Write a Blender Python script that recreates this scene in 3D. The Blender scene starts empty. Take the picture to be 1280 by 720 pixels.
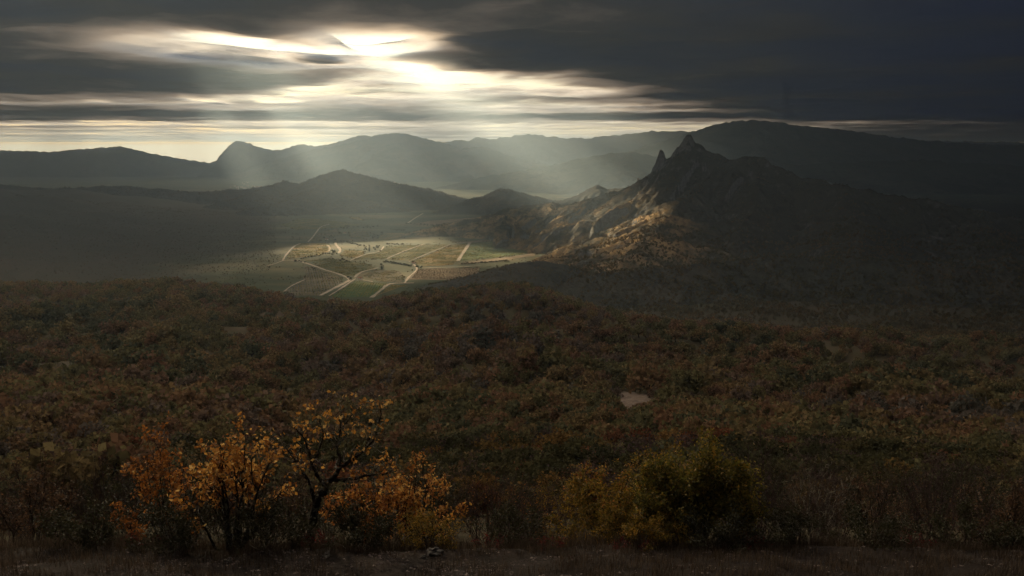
import bpy, math, random
import numpy as np
from mathutils import Vector, Matrix, Quaternion

SEED = 7
random.seed(SEED)
RNG = np.random.default_rng(SEED)
R = math.radians
scene = bpy.context.scene
COL = scene.collection

# ------------------------------------------------------------------ camera frame
F = 989.0                      # focal length in pixels of the 1280 wide photo
PITCH = R(9.5)
H = 350.0                      # eye height above the valley floor
CP, SP = math.cos(PITCH), math.sin(PITCH)
SUN_EL, SUN_AZ = R(20.0), R(-28.0)   # azimuth measured from +Y towards +X

def ray(px, py):
    u = (360.0 - py) / F
    return ((px - 640.0) / F, CP + u * SP, -SP + u * CP)

def at_y(px, py, Y):
    d = ray(px, py); k = Y / d[1]
    return (d[0] * k, Y, H + d[2] * k)

def at_z(px, py, z=0.0):
    d = ray(px, py); k = (z - H) / d[2]
    return (d[0] * k, d[1] * k, z)

def project(x, y, z):
    dep = y * CP - (z - H) * SP
    up = y * SP + (z - H) * CP
    return 640 + F * x / dep, 360 - F * up / dep, dep

# ------------------------------------------------------------------ noise
def _hash(ix, iy, seed):
    h = (ix.astype(np.int64) * 374761393 + iy.astype(np.int64) * 668265263 + seed * 1442695041) & 0xFFFFFFFF
    h = ((h ^ (h >> 13)) * 1274126177) & 0xFFFFFFFF
    return h ^ (h >> 16)

def perlin(x, y, seed=0):
    x = np.asarray(x, float); y = np.asarray(y, float)
    ix, iy = np.floor(x), np.floor(y)
    fx, fy = x - ix, y - iy
    u = fx * fx * fx * (fx * (fx * 6 - 15) + 10); v = fy * fy * fy * (fy * (fy * 6 - 15) + 10)
    def g(ox, oy):
        a = (_hash(ix + ox, iy + oy, seed) & 1023) * (2 * math.pi / 1024)
        return np.cos(a) * (fx - ox) + np.sin(a) * (fy - oy)
    n0 = g(0, 0) * (1 - u) + g(1, 0) * u
    n1 = g(0, 1) * (1 - u) + g(1, 1) * u
    return (n0 * (1 - v) + n1 * v) * 1.5

def fbm(x, y, octaves=4, seed=0, gain=0.5):
    t = 0; a = 1.0
    for o in range(octaves):
        t = t + a * perlin(x * 2 ** o, y * 2 ** o, seed + o * 17); a *= gain
    return t

def sstep(a, b, x):
    t = np.clip((x - a) / (b - a), 0, 1)
    return t * t * (3 - 2 * t)

# ------------------------------------------------------------------ objects and tags
def tag(o, label=None, cat=None, group=None, kind=None):
    if label: o['label'] = label
    if cat: o['category'] = cat
    if group: o['group'] = group
    if kind: o['kind'] = kind
    return o

def mesh_np(name, verts, faces, mat=None, parent=None, smooth=True, attrs=None, link=True, mats=None, mat_idx=None):
    """faces: int array (n,3) or (n,4)"""
    me = bpy.data.meshes.new(name)
    verts = np.asarray(verts, np.float32); faces = np.asarray(faces, np.int32)
    n, k = faces.shape
    me.vertices.add(len(verts)); me.vertices.foreach_set('co', verts.ravel())
    me.loops.add(n * k); me.loops.foreach_set('vertex_index', faces.ravel())
    me.polygons.add(n)
    me.polygons.foreach_set('loop_start', np.arange(0, n * k, k, dtype=np.int32))
    me.polygons.foreach_set('loop_total', np.full(n, k, np.int32))
    me.polygons.foreach_set('use_smooth', np.full(n, smooth, bool))
    if mats:
        for m in mats: me.materials.append(m)
        me.polygons.foreach_set('material_index', np.asarray(mat_idx, np.int32))
    elif mat: me.materials.append(mat)
    if attrs:
        for an, av in attrs.items():
            a = me.attributes.new(an, 'FLOAT', 'POINT')
            a.data.foreach_set('value', np.asarray(av, np.float32).ravel())
    me.update(calc_edges=True)
    o = bpy.data.objects.new(name, me)
    if link: COL.objects.link(o)
    if parent: o.parent = parent
    return o

def empty(name, loc, rz=0.0, scale=1.0):
    o = bpy.data.objects.new(name, None); COL.objects.link(o)
    o.location = loc; o.rotation_euler = (0, 0, rz); o.scale = (scale,) * 3
    o.empty_display_size = 0.3
    return o

def grid_faces(nr, nc):
    i = np.arange(nr * nc).reshape(nr, nc)
    return np.stack([i[:-1, :-1], i[:-1, 1:], i[1:, 1:], i[1:, :-1]], -1).reshape(-1, 4)

# ------------------------------------------------------------------ materials
class NT:
    def __init__(self, name):
        self.m = bpy.data.materials.new(name); self.m.use_nodes = True
        self.t = self.m.node_tree; self.t.nodes.clear()
        self.out = self.n('ShaderNodeOutputMaterial')
    def n(self, typ, **kw):
        nd = self.t.nodes.new(typ)
        for k, v in kw.items(): setattr(nd, k, v)
        return nd
    def l(self, a, b): self.t.links.new(a, b)
    def val(self, sock, v):
        if hasattr(v, 'links'): self.l(v, sock)
        else: sock.default_value = v
    def geo(self): return self.n('ShaderNodeNewGeometry')
    def obj(self): return self.n('ShaderNodeTexCoord').outputs['Object']
    def attr(self, name): return self.n('ShaderNodeAttribute', attribute_name=name).outputs['Fac']
    def noise(self, scale, detail=4, rough=0.55, vec=None, dist=0.0):
        nd = self.n('ShaderNodeTexNoise'); nd.inputs['Scale'].default_value = scale
        nd.inputs['Detail'].default_value = detail; nd.inputs['Roughness'].default_value = rough
        nd.inputs['Distortion'].default_value = dist
        if vec is not None: self.l(vec, nd.inputs['Vector'])
        return nd.outputs['Fac']
    def mapping(self, vec, scale=(1, 1, 1), rot=(0, 0, 0)):
        nd = self.n('ShaderNodeMapping'); self.l(vec, nd.inputs['Vector'])
        nd.inputs['Scale'].default_value = scale; nd.inputs['Rotation'].default_value = rot
        return nd.outputs['Vector']
    def ramp(self, fac, stops, interp='LINEAR'):
        nd = self.n('ShaderNodeValToRGB'); self.l(fac, nd.inputs['Fac'])
        cr = nd.color_ramp; cr.interpolation = interp
        while len(cr.elements) < len(stops): cr.elements.new(0.5)
        for e, (p, c) in zip(cr.elements, stops):
            e.position = p; e.color = (*c, 1) if len(c) == 3 else c
        return nd.outputs['Color']
    def mix(self, fac, a, b, blend='MIX'):
        nd = self.n('ShaderNodeMix', data_type='RGBA', blend_type=blend)
        self.val(nd.inputs[0], fac)
        self.val(nd.inputs[6], a if hasattr(a, 'links') else (*a, 1)); self.val(nd.inputs[7], b if hasattr(b, 'links') else (*b, 1))
        return nd.outputs[2]
    def math(self, op, a, b=0.0, c=None, clamp=False):
        nd = self.n('ShaderNodeMath', operation=op, use_clamp=clamp)
        self.val(nd.inputs[0], a); self.val(nd.inputs[1], b)
        if c is not None: self.val(nd.inputs[2], c)
        return nd.outputs[0]
    def mrange(self, v, a, b, c=0.0, d=1.0, interp='SMOOTHSTEP'):
        nd = self.n('ShaderNodeMapRange', interpolation_type=interp)
        self.l(v, nd.inputs['Value'])
        for k, x in zip(('From Min', 'From Max', 'To Min', 'To Max'), (a, b, c, d)): nd.inputs[k].default_value = x
        return nd.outputs['Result']
    def bump(self, h, dist, strength=1.0):
        nd = self.n('ShaderNodeBump'); self.l(h, nd.inputs['Height'])
        nd.inputs['Distance'].default_value = dist; nd.inputs['Strength'].default_value = strength
        return nd.outputs['Normal']
    def principled(self, color, rough=0.9, normal=None, spec=0.15):
        nd = self.n('ShaderNodeBsdfPrincipled'); self.val(nd.inputs['Base Color'], color if hasattr(color, 'links') else (*color, 1))
        nd.inputs['Roughness'].default_value = rough; nd.inputs['Specular IOR Level'].default_value = spec
        if normal is not None: self.l(normal, nd.inputs['Normal'])
        return nd.outputs[0]
    def diffuse(self, color, normal=None):
        nd = self.n('ShaderNodeBsdfDiffuse'); self.val(nd.inputs['Color'], color if hasattr(color, 'links') else (*color, 1))
        if normal is not None: self.l(normal, nd.inputs['Normal'])
        return nd.outputs[0]
    def surf(self, s): self.l(s, self.out.inputs['Surface']); return self.m

def m_terrain():
    t = NT('ground_soil'); v = t.obj()
    big = t.noise(0.004, 6, 0.6, v); med = t.noise(0.05, 6, 0.65, v); fine = t.noise(1.7, 5, 0.7, v)
    c = t.ramp(big, [(0.3, (0.042, 0.038, 0.022)), (0.5, (0.060, 0.048, 0.029)), (0.68, (0.080, 0.058, 0.038))])
    c = t.mix(t.mrange(med, 0.35, 0.7), c, (0.045, 0.045, 0.022))
    c = t.mix(t.mrange(fine, 0.4, 0.75), c, (0.06, 0.04, 0.026))
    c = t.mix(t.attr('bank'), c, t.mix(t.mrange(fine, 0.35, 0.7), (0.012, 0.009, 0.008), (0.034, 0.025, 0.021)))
    bare = t.attr('bare')
    bc = t.ramp(t.noise(0.8, 6, 0.65, v), [(0.3, (0.075, 0.055, 0.045)), (0.7, (0.19, 0.145, 0.12))])
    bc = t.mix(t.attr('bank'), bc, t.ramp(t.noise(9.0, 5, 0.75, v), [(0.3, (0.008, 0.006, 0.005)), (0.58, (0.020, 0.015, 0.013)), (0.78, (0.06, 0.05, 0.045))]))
    c = t.mix(bare, c, bc)
    far = t.attr('plain')
    pv = t.mapping(v, (0.0016, 0.004, 1))
    pc = t.ramp(t.noise(1.0, 7, 0.7, pv), [(0.35, (0.036, 0.048, 0.022)), (0.5, (0.072, 0.080, 0.036)), (0.66, (0.15, 0.125, 0.062))])
    c = t.mix(far, c, pc)
    h = t.math('ADD', t.math('MULTIPLY', fine, 0.3), med)
    return t.surf(t.principled(c, 0.95, t.bump(h, 0.7, 0.6), 0.1))

def m_mountain(name, veg, dry, rock, s=1.0, rockiness=0.62, lit_meadow=False):
    t = NT(name); v = t.obj()
    g = t.geo()
    sep = t.n('ShaderNodeSeparateXYZ'); t.l(g.outputs['Normal'], sep.inputs[0])
    a = t.noise(0.006 * s, 6, 0.62, v); b = t.noise(0.03 * s, 6, 0.7, v); f = t.noise(0.12 * s, 4, 0.7, v)
    am = t.mrange(a, 0.38, 0.62)
    if lit_meadow: am = t.math('MULTIPLY', am, t.attr('lit_meadow'))
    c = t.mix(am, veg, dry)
    c = t.mix(t.mrange(b, 0.45, 0.7), c, tuple(x * 0.6 for x in veg))
    rk = t.mix(t.mrange(f, 0.3, 0.7), rock, tuple(x * 0.55 for x in rock))
    steep = t.math('ADD', t.math('MULTIPLY', t.math('SUBTRACT', b, 0.5), 0.35), sep.outputs['Z'])
    steep = t.mrange(steep, rockiness + 0.1, rockiness - 0.1)
    c = t.mix(steep, c, rk)
    hh = t.math('ADD', t.math('MULTIPLY', f, 0.6), b)
    return t.surf(t.principled(c, 0.95, t.bump(hh, 9.0 / s, 0.9), 0.05))

def m_foliage(name, stops, var=0.5, transl=0.35, patch=0.006, use_noise=True):
    """leaf clumps: colour differs from plant to plant and, in patches, over the hillside"""
    t = NT(name)
    oi = t.n('ShaderNodeObjectInfo')
    f = oi.outputs['Random']
    if use_noise:
        nz = t.noise(patch, 3, 0.5, oi.outputs['Location'])
        f = t.math('ADD', t.math('MULTIPLY', f, 0.5), t.math('MULTIPLY', t.mrange(nz, 0.3, 0.7, interp='LINEAR'), 0.5))
    c = t.ramp(f, stops)
    g = t.geo()
    k = t.math('ADD', t.math('MULTIPLY', g.outputs['Random Per Island'], 2 * var), 1 - var)
    cc = t.n('ShaderNodeCombineColor'); 
    for i in range(3): t.l(k, cc.inputs[i])
    c = t.mix(1.0, c, cc.outputs[0], 'MULTIPLY')
    d = t.diffuse(c)
    tr = t.n('ShaderNodeBsdfTranslucent'); t.l(c, tr.inputs['Color'])
    mx = t.n('ShaderNodeMixShader'); mx.inputs[0].default_value = transl
    t.l(d, mx.inputs[1]); t.l(tr.outputs[0], mx.inputs[2])
    return t.surf(mx.outputs[0])

def m_leaf(name, stops, transl=0.45):
    """big leaves seen near by: colour per leaf"""
    t = NT(name); g = t.geo()
    c = t.ramp(g.outputs['Random Per Island'], stops)
    v = t.obj(); c = t.mix(t.mrange(t.noise(1.4, 3, 0.6, v), 0.42, 0.68, 0, 0.55), c, stops[0][1])
    p = t.principled(c, 0.6, None, 0.3)
    tr = t.n('ShaderNodeBsdfTranslucent'); t.l(c, tr.inputs['Color'])
    mx = t.n('ShaderNodeMixShader'); mx.inputs[0].default_value = transl
    t.l(p, mx.inputs[1]); t.l(tr.outputs[0], mx.inputs[2])
    return t.surf(mx.outputs[0])

def m_bark(name, a, b, lichen=None):
    t = NT(name); v = t.obj()
    c = t.mix(t.mrange(t.noise(14, 5, 0.7, v), 0.35, 0.65), a, b)
    if lichen: c = t.mix(t.mrange(t.noise(5.5, 5, 0.7, v), 0.52, 0.6), c, lichen)
    return t.surf(t.principled(c, 0.95, t.bump(t.noise(30, 4, 0.7, v), 0.02), 0.05))

def m_plain(name, stops, scale, rough=0.95, stretch=(1, 1, 1), rot=0.0, bump=0.3, rnd=False):
    t = NT(name); v = t.obj()
    n = t.noise(scale, 6, 0.65, t.mapping(v, stretch, (0, 0, rot)))
    c = t.ramp(n, stops)
    return t.surf(t.principled(c, rough, t.bump(t.noise(scale * 9, 4, 0.7, v), bump), 0.1))

def m_field(name, stops, ang, rowgap=14.0):
    """vine and crop rows with patches of ripening"""
    t = NT(name); v = t.obj()
    mv = t.mapping(v, (1, 1, 1), (0, 0, -ang))
    sep = t.n('ShaderNodeSeparateXYZ'); t.l(mv, sep.inputs[0])
    warp = t.math('ADD', sep.outputs['Y'], t.math('MULTIPLY', t.noise(0.02, 3, 0.5, v), 8.0))
    row = t.math('SINE', t.math('MULTIPLY', warp, 2 * math.pi / rowgap))
    n = t.noise(0.011, 6, 0.65, t.mapping(v, (1, 1.7, 1), (0, 0, -ang)))
    f = t.math('ADD', t.math('MULTIPLY', row, 0.035), n)
    f = t.math('ADD', f, t.math('MULTIPLY', t.math('SUBTRACT', t.noise(0.07, 5, 0.75, v), 0.5), 0.5))
    c = t.ramp(f, stops)
    return t.surf(t.principled(c, 0.95, t.bump(row, 0.6, 0.5), 0.05))

MT = {}
MT['terrain'] = m_terrain()
MT['gravel'] = m_plain('gravel_stone', [(0.3, (0.10, 0.08, 0.075)), (0.7, (0.34, 0.28, 0.26))], 3.0, bump=0.01)
MT['rock'] = m_plain('lichen_rock', [(0.3, (0.07, 0.064, 0.06)), (0.55, (0.14, 0.13, 0.12)), (0.75, (0.28, 0.265, 0.245))], 5.0, bump=0.02)
MT['bark'] = m_bark('oak_bark', (0.018, 0.014, 0.012), (0.05, 0.04, 0.034), (0.22, 0.21, 0.15))
MT['bark_dark'] = m_bark('dark_bark', (0.02, 0.015, 0.013), (0.05, 0.038, 0.033))
MT['twig'] = m_bark('purple_twigs', (0.045, 0.028, 0.030), (0.11, 0.075, 0.070))
MT['twig_grey'] = m_bark('grey_twigs', (0.05, 0.042, 0.038), (0.22, 0.19, 0.16), (0.44, 0.42, 0.34))
MT['leaf_orange'] = m_leaf('orange_oak_leaves', [(0.0, (0.26, 0.11, 0.030)), (0.35, (0.52, 0.25, 0.055)), (0.7, (0.70, 0.38, 0.09)), (1.0, (0.78, 0.55, 0.22))], 0.55)
MT['leaf_rust'] = m_leaf('rust_leaves', [(0.0, (0.14, 0.055, 0.020)), (0.5, (0.38, 0.14, 0.030)), (1.0, (0.54, 0.23, 0.05))], 0.45)
MT['leaf_gold'] = m_leaf('gold_olive_leaves', [(0.0, (0.08, 0.065, 0.012)), (0.5, (0.20, 0.14, 0.022)), (0.85, (0.36, 0.21, 0.032)), (1.0, (0.46, 0.24, 0.04))], 0.4)
MT['leaf_green'] = m_leaf('olive_green_leaves', [(0.0, (0.06, 0.060, 0.014)), (0.55, (0.145, 0.128, 0.024)), (0.9, (0.28, 0.20, 0.034)), (1.0, (0.44, 0.27, 0.045))], 0.5)
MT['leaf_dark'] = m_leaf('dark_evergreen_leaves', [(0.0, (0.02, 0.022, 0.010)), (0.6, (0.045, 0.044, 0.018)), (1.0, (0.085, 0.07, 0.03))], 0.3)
MT['leaf_brown'] = m_leaf('dull_brown_leaves', [(0.0, (0.05, 0.032, 0.022)), (0.6, (0.115, 0.066, 0.038)), (1.0, (0.19, 0.105, 0.05))], 0.4)
MT['leaf_red'] = m_leaf('crimson_leaves', [(0.0, (0.07, 0.010, 0.012)), (0.6, (0.17, 0.022, 0.022)), (1.0, (0.24, 0.05, 0.03))], 0.4)
MT['grass'] = m_leaf('dry_grass', [(0.0, (0.035, 0.026, 0.018)), (0.5, (0.085, 0.060, 0.042)), (1.0, (0.15, 0.11, 0.08))], 0.3)
FOREST = [(0.0, (0.045, 0.052, 0.040)), (0.2, (0.085, 0.088, 0.055)), (0.38, (0.135, 0.122, 0.062)), (0.52, (0.185, 0.132, 0.070)), (0.64, (0.180, 0.104, 0.066)), (0.8, (0.125, 0.106, 0.094)), (1.0, (0.062, 0.070, 0.056))]
MT['forest'] = m_foliage('autumn_wood_leaves', FOREST)
MT['scrub'] = m_foliage('hillside_scrub_leaves', [(0.0, (0.045, 0.045, 0.022)), (0.45, (0.085, 0.068, 0.03)), (0.75, (0.13, 0.085, 0.04)), (1.0, (0.075, 0.06, 0.03))])
MT['hedge'] = m_foliage('hedge_leaves', [(0.0, (0.028, 0.032, 0.018)), (0.6, (0.045, 0.05, 0.025)), (1.0, (0.07, 0.062, 0.03))])
MT['rocky'] = m_mountain('rocky_slopes', (0.050, 0.046, 0.034), (0.34, 0.235, 0.12), (0.15, 0.15, 0.155), lit_meadow=True)
MT['hill'] = m_mountain('scrubby_hill', (0.038, 0.038, 0.030), (0.062, 0.054, 0.040), (0.13, 0.12, 0.115), 1.0, 0.5)
MT['far'] = m_mountain('distant_slopes', (0.05, 0.055, 0.035), (0.10, 0.085, 0.055), (0.16, 0.15, 0.14), 0.35, 0.5)
MT['dirt'] = m_plain('pale_dirt_track', [(0.3, (0.28, 0.23, 0.18)), (0.7, (0.48, 0.41, 0.33))], 0.06)
MT['wall'] = m_plain('whitewashed_wall', [(0.3, (0.40, 0.38, 0.34)), (0.7, (0.62, 0.60, 0.56))], 0.4)
MT['roof'] = m_plain('tile_roof', [(0.3, (0.22, 0.10, 0.06)), (0.7, (0.34, 0.17, 0.11))], 0.6)

# ------------------------------------------------------------------ near hillside and valley floor
PXS = np.array([-400, 100, 280, 460, 640, 820, 1000, 1280, 1700], float)
RINGS = [   # distance, ground row under each column of PXS (photo rows)
    (16,   [690] * 9),
    (20,   [698] * 9),
    (45,   [650, 650, 650, 650, 650, 650, 650, 650, 650]),
    (90,   [592, 592, 596, 604, 604, 598, 592, 590, 590]),
    (165,  [520, 522, 530, 542, 528, 536, 548, 556, 560]),
    (235,  [508, 506, 512, 528, 512, 506, 520, 536, 545]),
    (330,  [472, 474, 480, 486, 470, 478, 494, 510, 520]),
    (480,  [428, 432, 438, 440, 424, 438, 458, 474, 484]),
    (650,  [392, 394, 404, 408, 388, 412, 432, 446, 452]),
    (860,  [350, 352, 360, 378, 354, 401, 420, 430, 436]),
]
CREST_PX = np.array([-400, 0, 100, 200, 280, 300, 330, 370, 420, 470, 500, 540, 600, 620, 650, 700, 740, 780, 830, 880, 1000, 1280, 1700], float)
CREST_RW = np.array([345, 350, 350, 346, 352, 352, 362, 369, 373, 374, 364, 356, 352, 348, 350, 363, 376, 386, 394, 400, 412, 424, 430], float) + 14
def dep_tan(row):
    return np.tan(np.arctan((row - 360.0) / F) + PITCH)

def near_z(x, y):
    """height of the wooded hillside from its column and distance"""
    r = np.hypot(x, y)
    d = np.maximum(y, 0.42 * r); d = np.maximum(d, 0.3)
    px = 640 + F * x / np.maximum(d, 1e-3) * 0.985
    px = np.clip(px, -400, 1700)
    zs = []; ds = []
    for rd, rows in RINGS:
        row = np.interp(px, CREST_PX, CREST_RW) if rd == 860 else np.interp(px, PXS, rows)
        zs.append(H - rd * dep_tan(row)); ds.append(rd)
    zc = zs[-1]
    ds += [1000, 1180, 1420, 1650, 1850, 2050]; zs += [zc - 30, zc * 0.55, zc * 0.2, zc * 0.04, zc * 0, zc * 0]
    L = np.log(d); z = np.full(x.shape, 0.0)
    Ld = [math.log(a) for a in ds]
    # Catmull-Rom through the rings
    for i in range(len(ds) - 1):
        m = (L >= Ld[i]) & (L < Ld[i + 1])
        if not m.any(): continue
        t = (L[m] - Ld[i]) / (Ld[i + 1] - Ld[i])
        p1, p2 = zs[i][m], zs[i + 1][m]
        def tang(k):
            a, b = max(k - 1, 0), min(k + 1, len(ds) - 1)
            return (zs[b][m] - zs[a][m]) / (Ld[b] - Ld[a]) * (Ld[i + 1] - Ld[i])
        m1, m2 = tang(i) * (0.6 if i == 0 else 1), tang(i + 1)
        t2, t3 = t * t, t * t * t
        z[m] = (2 * t3 - 3 * t2 + 1) * p1 + (t3 - 2 * t2 + t) * m1 + (-2 * t3 + 3 * t2) * p2 + (t3 - t2) * m2
    # the bank the photographer stands on
    z16 = H - 16 * dep_tan(690.0)
    bank = np.interp(d, [0, 1.5, 12.3, 13.2, 16.0], [348.3, 348.1, 342.75, 342.3, z16])
    z = np.where(d < 16, bank, z)
    return z, d, px

def terrain_z(x, y):
    x = np.asarray(x, float); y = np.asarray(y, float)
    z, d, px = near_z(x, y)
    r = np.hypot(x, y)
    w = sstep(60, 260, d) * (1 - sstep(1400, 1800, d))
    z = z + w * (((1 - np.abs(fbm(x / 260, y / 300, 3, 3)) * 2.2) * 21.0 - 9.0) * sstep(150, 420, d) * (1 - 0.85 * sstep(620, 850, d)) + fbm(x / 40, y / 40, 3, 9) * 1.6)
    z = z + (1 - sstep(40, 120, d)) * (fbm(x / 1.3, y / 1.3, 3, 21) * 0.06 + fbm(x / 4.0, y / 2.5, 2, 27) * 0.10) * sstep(3, 12, d)
    z = z + (1 - sstep(40, 90, d)) * sstep(16, 20, d) * fbm(x / 5, y / 5, 2, 23) * 0.25
    # valley: foothills rising to the left and right, gently rolling far plain
    v = sstep(1500, 2100, d)
    left = sstep(-700, -2600, x + 0.13 * y) * 150 * (1 - sstep(4500, 7000, y))
    z = z + v * left * (1 + 0.25 * fbm(x / 500, y / 500, 4, 31))
    z = z + v * sstep(500, 2500, x - 0.25 * y) * 60 * (1 - sstep(4000, 8000, y))
    z = z + sstep(5200, 9000, d) * fbm(x / 1800, y / 1800, 3, 41) * 16
    z = z - sstep(15000, 40000, r) * 120
    # behind the viewpoint the hill goes on up
    wb = 1 - sstep(-0.25, 0.25, y / np.maximum(r, 1e-3))
    zb = 348.3 + 0.28 * np.minimum(r, 500)
    z = z * (1 - wb) + zb * wb
    return z

def terrain_pt(x, y): return float(terrain_z(np.array([x]), np.array([y]))[0])

BARE = [(788, 502, 0.62, 27, 12, 1.0), (622, 466, 0.9, 30, 3.0, 0.8), (940, 433, 0.9, 6, 9, .7), (762, 381, .0, 0, 0, 0)]
def bare_mask(x, y, z):
    px, row, dep = project(x, np.maximum(y, 1), z)
    m = np.zeros(x.shape)
    for bx, by, _, sx, sy, a in BARE:
        if sx == 0: continue
        wob = 0.8 * fbm(x / 6, y / 10, 4, 77)
        q = ((px - bx) / sx) ** 2 + ((row - by) / sy) ** 2
        m = np.maximum(m, a * (1 - sstep(0.55, 1.15, q + wob)) * (y > 100))
    return m

def build_ground():
    az = np.concatenate([np.arange(-180, -56, 4.0), np.arange(-56, 56, 0.1), np.arange(56, 180.1, 4.0)]) * math.pi / 180
    rr = [0.0, 0.6]
    while rr[-1] < 48000: rr.append(rr[-1] * (1.0135 if 8 < rr[-1] < 6000 else 1.03))
    rr = np.array(rr)
    A, Rr = np.meshgrid(az, rr)
    x = np.sin(A) * Rr; y = np.cos(A) * Rr
    z = terrain_z(x, y)
    z[0, :] = 348.3
    bare = bare_mask(x, y, z)
    d = np.maximum(y, 0.42 * Rr)
    bare = np.maximum(bare, 0.75 * sstep(10.5, 12.2, d) * (1 - sstep(15.2, 16.4, d + 0.5 * perlin(x / 1.5, y / 1.5, 5))) * sstep(-0.9, 0.3, perlin(x / 1.1, y / 0.8, 8)))
    plain = sstep(1700, 2100, d) * (1 - sstep(250, 600, x - 0.05 * y) * (1 - sstep(4300, 6000, y))) * (1 - sstep(-450, -900, x + 0.13 * y + 120 * fbm(x / 300, y / 300, 3, 61)) * (1 - sstep(4600, 7000, y)))
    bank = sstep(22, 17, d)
    v = np.stack([x, y, z], -1).reshape(-1, 3)
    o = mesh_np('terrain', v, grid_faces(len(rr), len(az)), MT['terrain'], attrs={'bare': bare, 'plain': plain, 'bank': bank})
    tag(o, 'brown wooded hillside falling away from the viewpoint to the valley floor', 'terrain', kind='structure')
build_ground()

# ------------------------------------------------------------------ mountains
MOUNT = {}
def ridge_height(X, Y, crests, seed, gully, rough, base):
    Hh = np.full(X.shape, base, float)
    for ci, c in enumerate(crests):
        P = np.array(c['pts']); slope = c['slope']; pw = c.get('pow', 1.35)
        best = np.full(X.shape, 1e12); zc = np.zeros(X.shape); tt = np.zeros(X.shape); side = np.zeros(X.shape)
        acc = 0.0
        for a, b in zip(P[:-1], P[1:]):
            dx, dy = b[0] - a[0], b[1] - a[1]; L2 = dx * dx + dy * dy + 1e-9; L = math.sqrt(L2)
            t = np.clip(((X - a[0]) * dx + (Y - a[1]) * dy) / L2, 0, 1)
            qx, qy = X - a[0] - t * dx, Y - a[1] - t * dy
            d2 = qx * qx + qy * qy; m = d2 < best
            best = np.where(m, d2, best); zc = np.where(m, a[2] + t * (b[2] - a[2]), zc)
            tt = np.where(m, acc + t * L, tt); side = np.where(m, np.sign(qx * dy - qy * dx), side)
            acc += L
        d = np.sqrt(best)
        W = np.minimum(np.maximum(zc - base, 1) / slope * c.get('wide', 1.25), c.get('wmax', 1e9))
        q = np.clip(d / W, 0, 1)
        prof = (1 - q) ** pw
        h = base + (zc - base) * prof
        gs = c.get('gscale', 180.0)
        warp = fbm(X / (gs * 2.2), Y / (gs * 2.2), 3, seed + 5) * 0.8
        g = 1 - np.abs(perlin(tt / gs + warp + side * 37, d / (gs * 5.0) + ci * 3.1, seed)) * 2
        g2 = 1 - np.abs(perlin(tt / gs * 2.7 + warp * 2 + side * 11, d / (gs * 2.6), seed + 3)) * 2
        h = h + (zc - base) * gully * c.get('g', 1.0) * (g * 0.7 + g2 * 0.3 - 0.55) * np.clip(4 * q * (1 - q), 0, 1)
        Hh = np.maximum(Hh, h)
    rel = np.clip((Hh - base) / 60.0, 0, 1)
    Hh = Hh + rel * rough * 0.35 * (1 - 2 * np.abs(perlin(X / 26 + 0.4 * perlin(X / 60, Y / 60, seed + 12), Y / 34, seed + 13)))
    Hh = Hh + rel * rough * fbm(X / 70, Y / 70, 5, seed + 9, 0.55)
    return Hh

def mountain(name, crests, mat, label, res, margin, seed, gully=0.16, rough=6.0, base=-25.0, spires=(), cat='mountain', rot=True):
    allp = np.concatenate([np.array(c['pts'])[:, :2] for c in crests])
    x0, y0 = allp.min(0) - margin; x1, y1 = allp.max(0) + margin
    xs = np.arange(x0, x1 + res, res); ys = np.arange(y0, y1 + res, res)
    X, Y = np.meshgrid(xs, ys)
    Z = ridge_height(X, Y, crests, seed, gully, rough, base)
    for sx, sy, sz, rad, st in spires:
        n = fbm(X / 34, Y / 34, 5, seed + 50, 0.62)
        d = np.hypot(X - sx, (Y - sy) * 0.8) * (1 + 0.36 * n)
        Z = np.maximum(Z, sz - np.maximum(d - rad, 0) * st - 0.25 * np.minimum(d, rad) + 4 * n)
    Z[0, :] = Z[-1, :] = base; Z[:, 0] = Z[:, -1] = base
    V = np.stack([X, Y, Z], -1)
    Fc = grid_faces(len(ys), len(xs))
    keep = (Z.reshape(-1)[Fc] > base + 0.5).any(1)
    Fc = Fc[keep]
    used = np.unique(Fc); remap = np.zeros(V.reshape(-1, 3).shape[0], np.int32); remap[used] = np.arange(len(used))
    mea = sstep(620, 380, V[..., 0] + 0.25 * (V[..., 1] - 2900) + 90 * fbm(X / 160, Y / 160, 3, seed + 70))  # dry grass left of the peak, its colour paled to add to the sunlight
    o = mesh_np(name, V.reshape(-1, 3)[used], remap[Fc], mat, attrs={'lit_meadow': mea.reshape(-1)[used]})
    tag(o, label, cat, kind='structure')
    MOUNT[label] = (xs, ys, Z)
    return o

def crest(pts, slope, Y=None, **kw):
    out = []
    for p in pts:
        px, row = p[0], p[1]; yy = p[2] if len(p) > 2 else Y
        out.append(at_y(px, row, yy))
    d = dict(pts=out, slope=slope); d.update(kw); return d

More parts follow.
